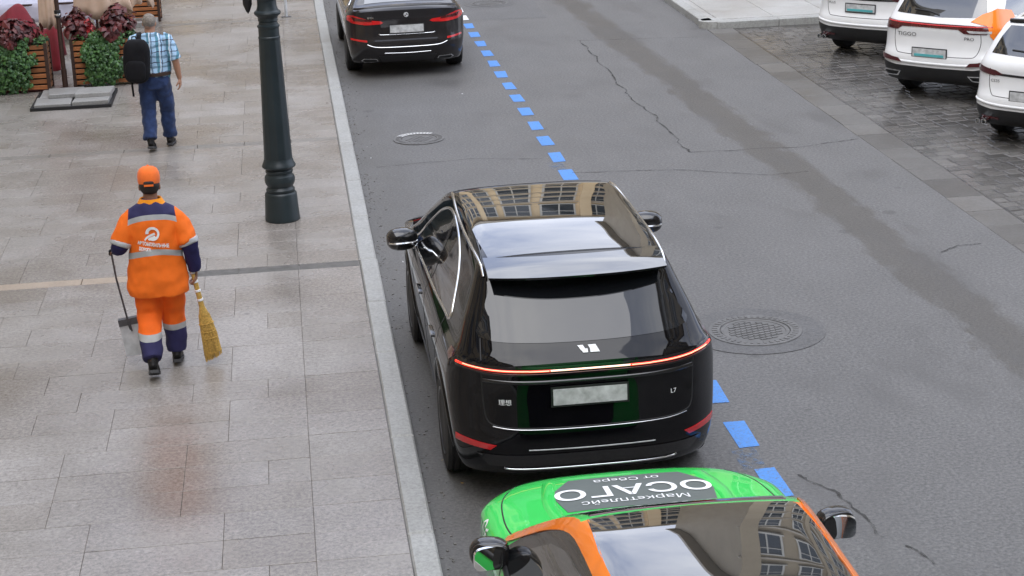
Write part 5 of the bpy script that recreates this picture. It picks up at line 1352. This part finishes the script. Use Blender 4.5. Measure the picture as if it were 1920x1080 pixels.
c_ = pp(0, hh/2, 0); mb.box(c_, (.185, .004, hh), rot)
mb.build('pan', 'steel', dp)
mb = MB()
for s_ in (-1, 1): mb.box(pp(s_*.0905, hh/2-.02, .030), (.004, .06, hh-.05), rot)
mb.build('pan_side', 'steel', dp)
MB().box(pp(0, .018, .035), (.192, .085, .055), rot).build('pan_hood', 'steel_dark', dp)
mb = MB(); mb.tube([pp(-.005, -.01, -.012), pp(.0, .10, -.010)], .007, 8); mb.build('rod_socket', 'steel_dark', dp, True)

# ---- man in checked shirt
MNP = Vector((-1.735, 23.78, SWZ))
mn = empty('person', MNP, R(-4)); mn.scale = (1.04,)*3; tag(mn, 'grey haired man in checked shirt and blue jeans walking away past the planters', 'person')
HC = (.0, .03, 1.60)
b = MB(); Lh = head(b, HC, -.1, -.1)
b.tube([(0, .01, 1.36), (0, .015, 1.45), (0, .03, 1.55)], [(.09, .07), (.064, .06), (.062, .062)], 18)
b.tube([(0, 0, .86), (0, 0, 1.0), (0, 0, 1.15), (0, .0, 1.30), (0, 0, 1.40), (0, 0, 1.44)], [(.16, .12), (.17, .13), (.17, .13), (.18, .12), (.17, .10), (.09, .07)], 22)
RS, RE, RWp = Vector((.20, 0, 1.385)), Vector((.285, -.03, 1.12)), Vector((.31, .03, .88))
LS, LE, LWp = Vector((-.20, 0, 1.385)), Vector((-.29, .0, 1.14)), Vector((-.30, .14, .95))
for a_, e_, w_ in ((RS, RE, RWp), (LS, LE, LWp)):
    b.tube([a_+Vector((-.04 if a_.x > 0 else .04, 0, .02)), a_, a_.lerp(e_, .5), e_, e_.lerp(w_, .35), w_], [.06, .058, .048, .043, .043, .029], 16)
LA, RA = Vector((-.09, -.17, .14)), Vector((.10, .20, .10))
mlegs = ((Vector((-.09, 0, .88)), Vector((-.105, .03, .50)), LA), (Vector((.09, 0, .88)), Vector((.115, .14, .49)), RA))
for hp, kn, an in mlegs: b.tube([hp, hp.lerp(kn, .5), kn, kn.lerp(an, .35), an], [.088, .075, .056, .055, .038], 16)
add_hand(b, RWp, (.02, .05, -1), (-1, .2, 0), -1, .35); add_hand(b, LWp, (0, .5, -.8), (1, 0, 0), 1, .4)
body = fuse('body', b, 'skin', mn, .0065, 3); eyes(Lh, body)
hb = MB(); hb.blob(Vector(HC)+Vector((0, -.014, .012)), (.166, .190, .185), 2.1, 26, Matrix.Rotation(-.45, 3, 'X')); hair = fuse('hair', hb, 'hair_grey', mn, .01, 2, .004, (60, 60, 60))
j = MB()
j.tube([(0, .01, .90), (0, .01, .97), (0, .01, 1.08), (0, .005, 1.2), (0, 0, 1.30), (0, 0, 1.37), (0, .005, 1.425), (0, .015, 1.462)], [(.195, .15), (.215, .165), (.218, .165), (.215, .152), (.215, .14), (.205, .12), (.155, .095), (.075, .07)], 36)
sh = fuse('shirt', j, 'plaid_shirt', mn, .012, 3, .014, (6, 6, 6), 5)
for a_, e_, sd_ in ((RS, RE, 1), (LS, LE, -1)):
    m_ = MB(); m_.tube([a_+Vector((-.05*sd_, 0, .012)), a_, a_.lerp(e_, .35), a_.lerp(e_, .7), a_.lerp(e_, .97)], [.075, .078, .078, .082, .084], 24); fuse('sleeve', m_, 'plaid_shirt', sh, .012, 3, .006, (10, 10, 8), sd_)
cl = MB(); cl.lathe([(.092, 0), (.083, .03), (.070, .048), (.066, .04), (.078, 0)], 28); cl.v = [Vector((v.x, v.y*.92+.018, v.z+1.425)) for v in cl.v]; cl.build('collar', 'plaid_shirt', sh, True, 60)
tp = MB()
for lg in mlegs: tp.tube(leg_path(*lg), [(.112, .125), (.110, .118), (.100, .105), (.093, .097), (.090, .092), (.086, .09), (.086, .092)], 26)
tp.tube([(0, 0, .78), (0, 0, .88), (0, .005, .985)], [(.175, .13), (.198, .15), (.195, .148)], 26)
jn = fuse('jeans', tp, 'denim', mn, .011, 3, .014, (7, 7, 8), 2)
mb = MB(); mb.tube([(0, .005, .945), (0, .005, .95), (0, .005, .985), (0, .005, .99)], [(.207, .160), (.217, .170), (.217, .170), (.207, .160)], 36); mb.build('belt', 'belt_leather', mn, True)
shoe('shoe', (-.09, -.22, .075), (-.09, .02, .014), 'shoe_black', mn); shoe('shoe', (.10, .12, .03), (.11, .38, .012), 'shoe_black', mn)
bp = empty('backpack', MNP, R(-4)); bp.scale = (1.04,)*3; tag(bp, 'black backpack slung over the left shoulder of the man in checked shirt', 'backpack')
mb = MB(); rotb = Matrix.Rotation(.06, 3, 'Y') @ Matrix.Rotation(-.06, 3, 'X'); mb.blob((-.155, -.245, 1.165), (.33, .19, .54), 3.4, 36, rotb); o = fuse('bag', mb, 'bag_cloth', bp, .012, 2, .007, (8, 8, 5), 1)
mb = MB(); mb.blob((-.165, -.335, 1.06), (.25, .08, .26), 3.4, 28, rotb); fuse('front_pocket', mb, 'bag_cloth', bp, .011, 2, .004)
mb = MB(); mb.tube([(-.13, -.16, 1.36), (-.125, -.10, 1.455), (-.13, .0, 1.475), (-.14, .10, 1.42), (-.17, .155, 1.30), (-.22, .13, 1.12), (-.235, -.02, .98), (-.23, -.16, .97)], [(.028, .008)]*8, 10, (1, 0, 0)); mb.build('strap', 'bag_cloth', bp, True)
mb = MB(); mb.tube([(-.20, -.20, 1.42), (-.19, -.20, 1.46), (-.15, -.20, 1.46), (-.14, -.20, 1.42)], .008, 8, (0, 1, 0)); mb.build('grab_handle', 'bag_cloth', bp, True)
mb = MB(); mb.tube([(-.235, -.20, .95), (-.245, -.20, .85), (-.24, -.20, .72)], [(.013, .004)]*3, 8, (1, 0, 0)); mb.build('loose_strap', 'bag_cloth', bp, True)
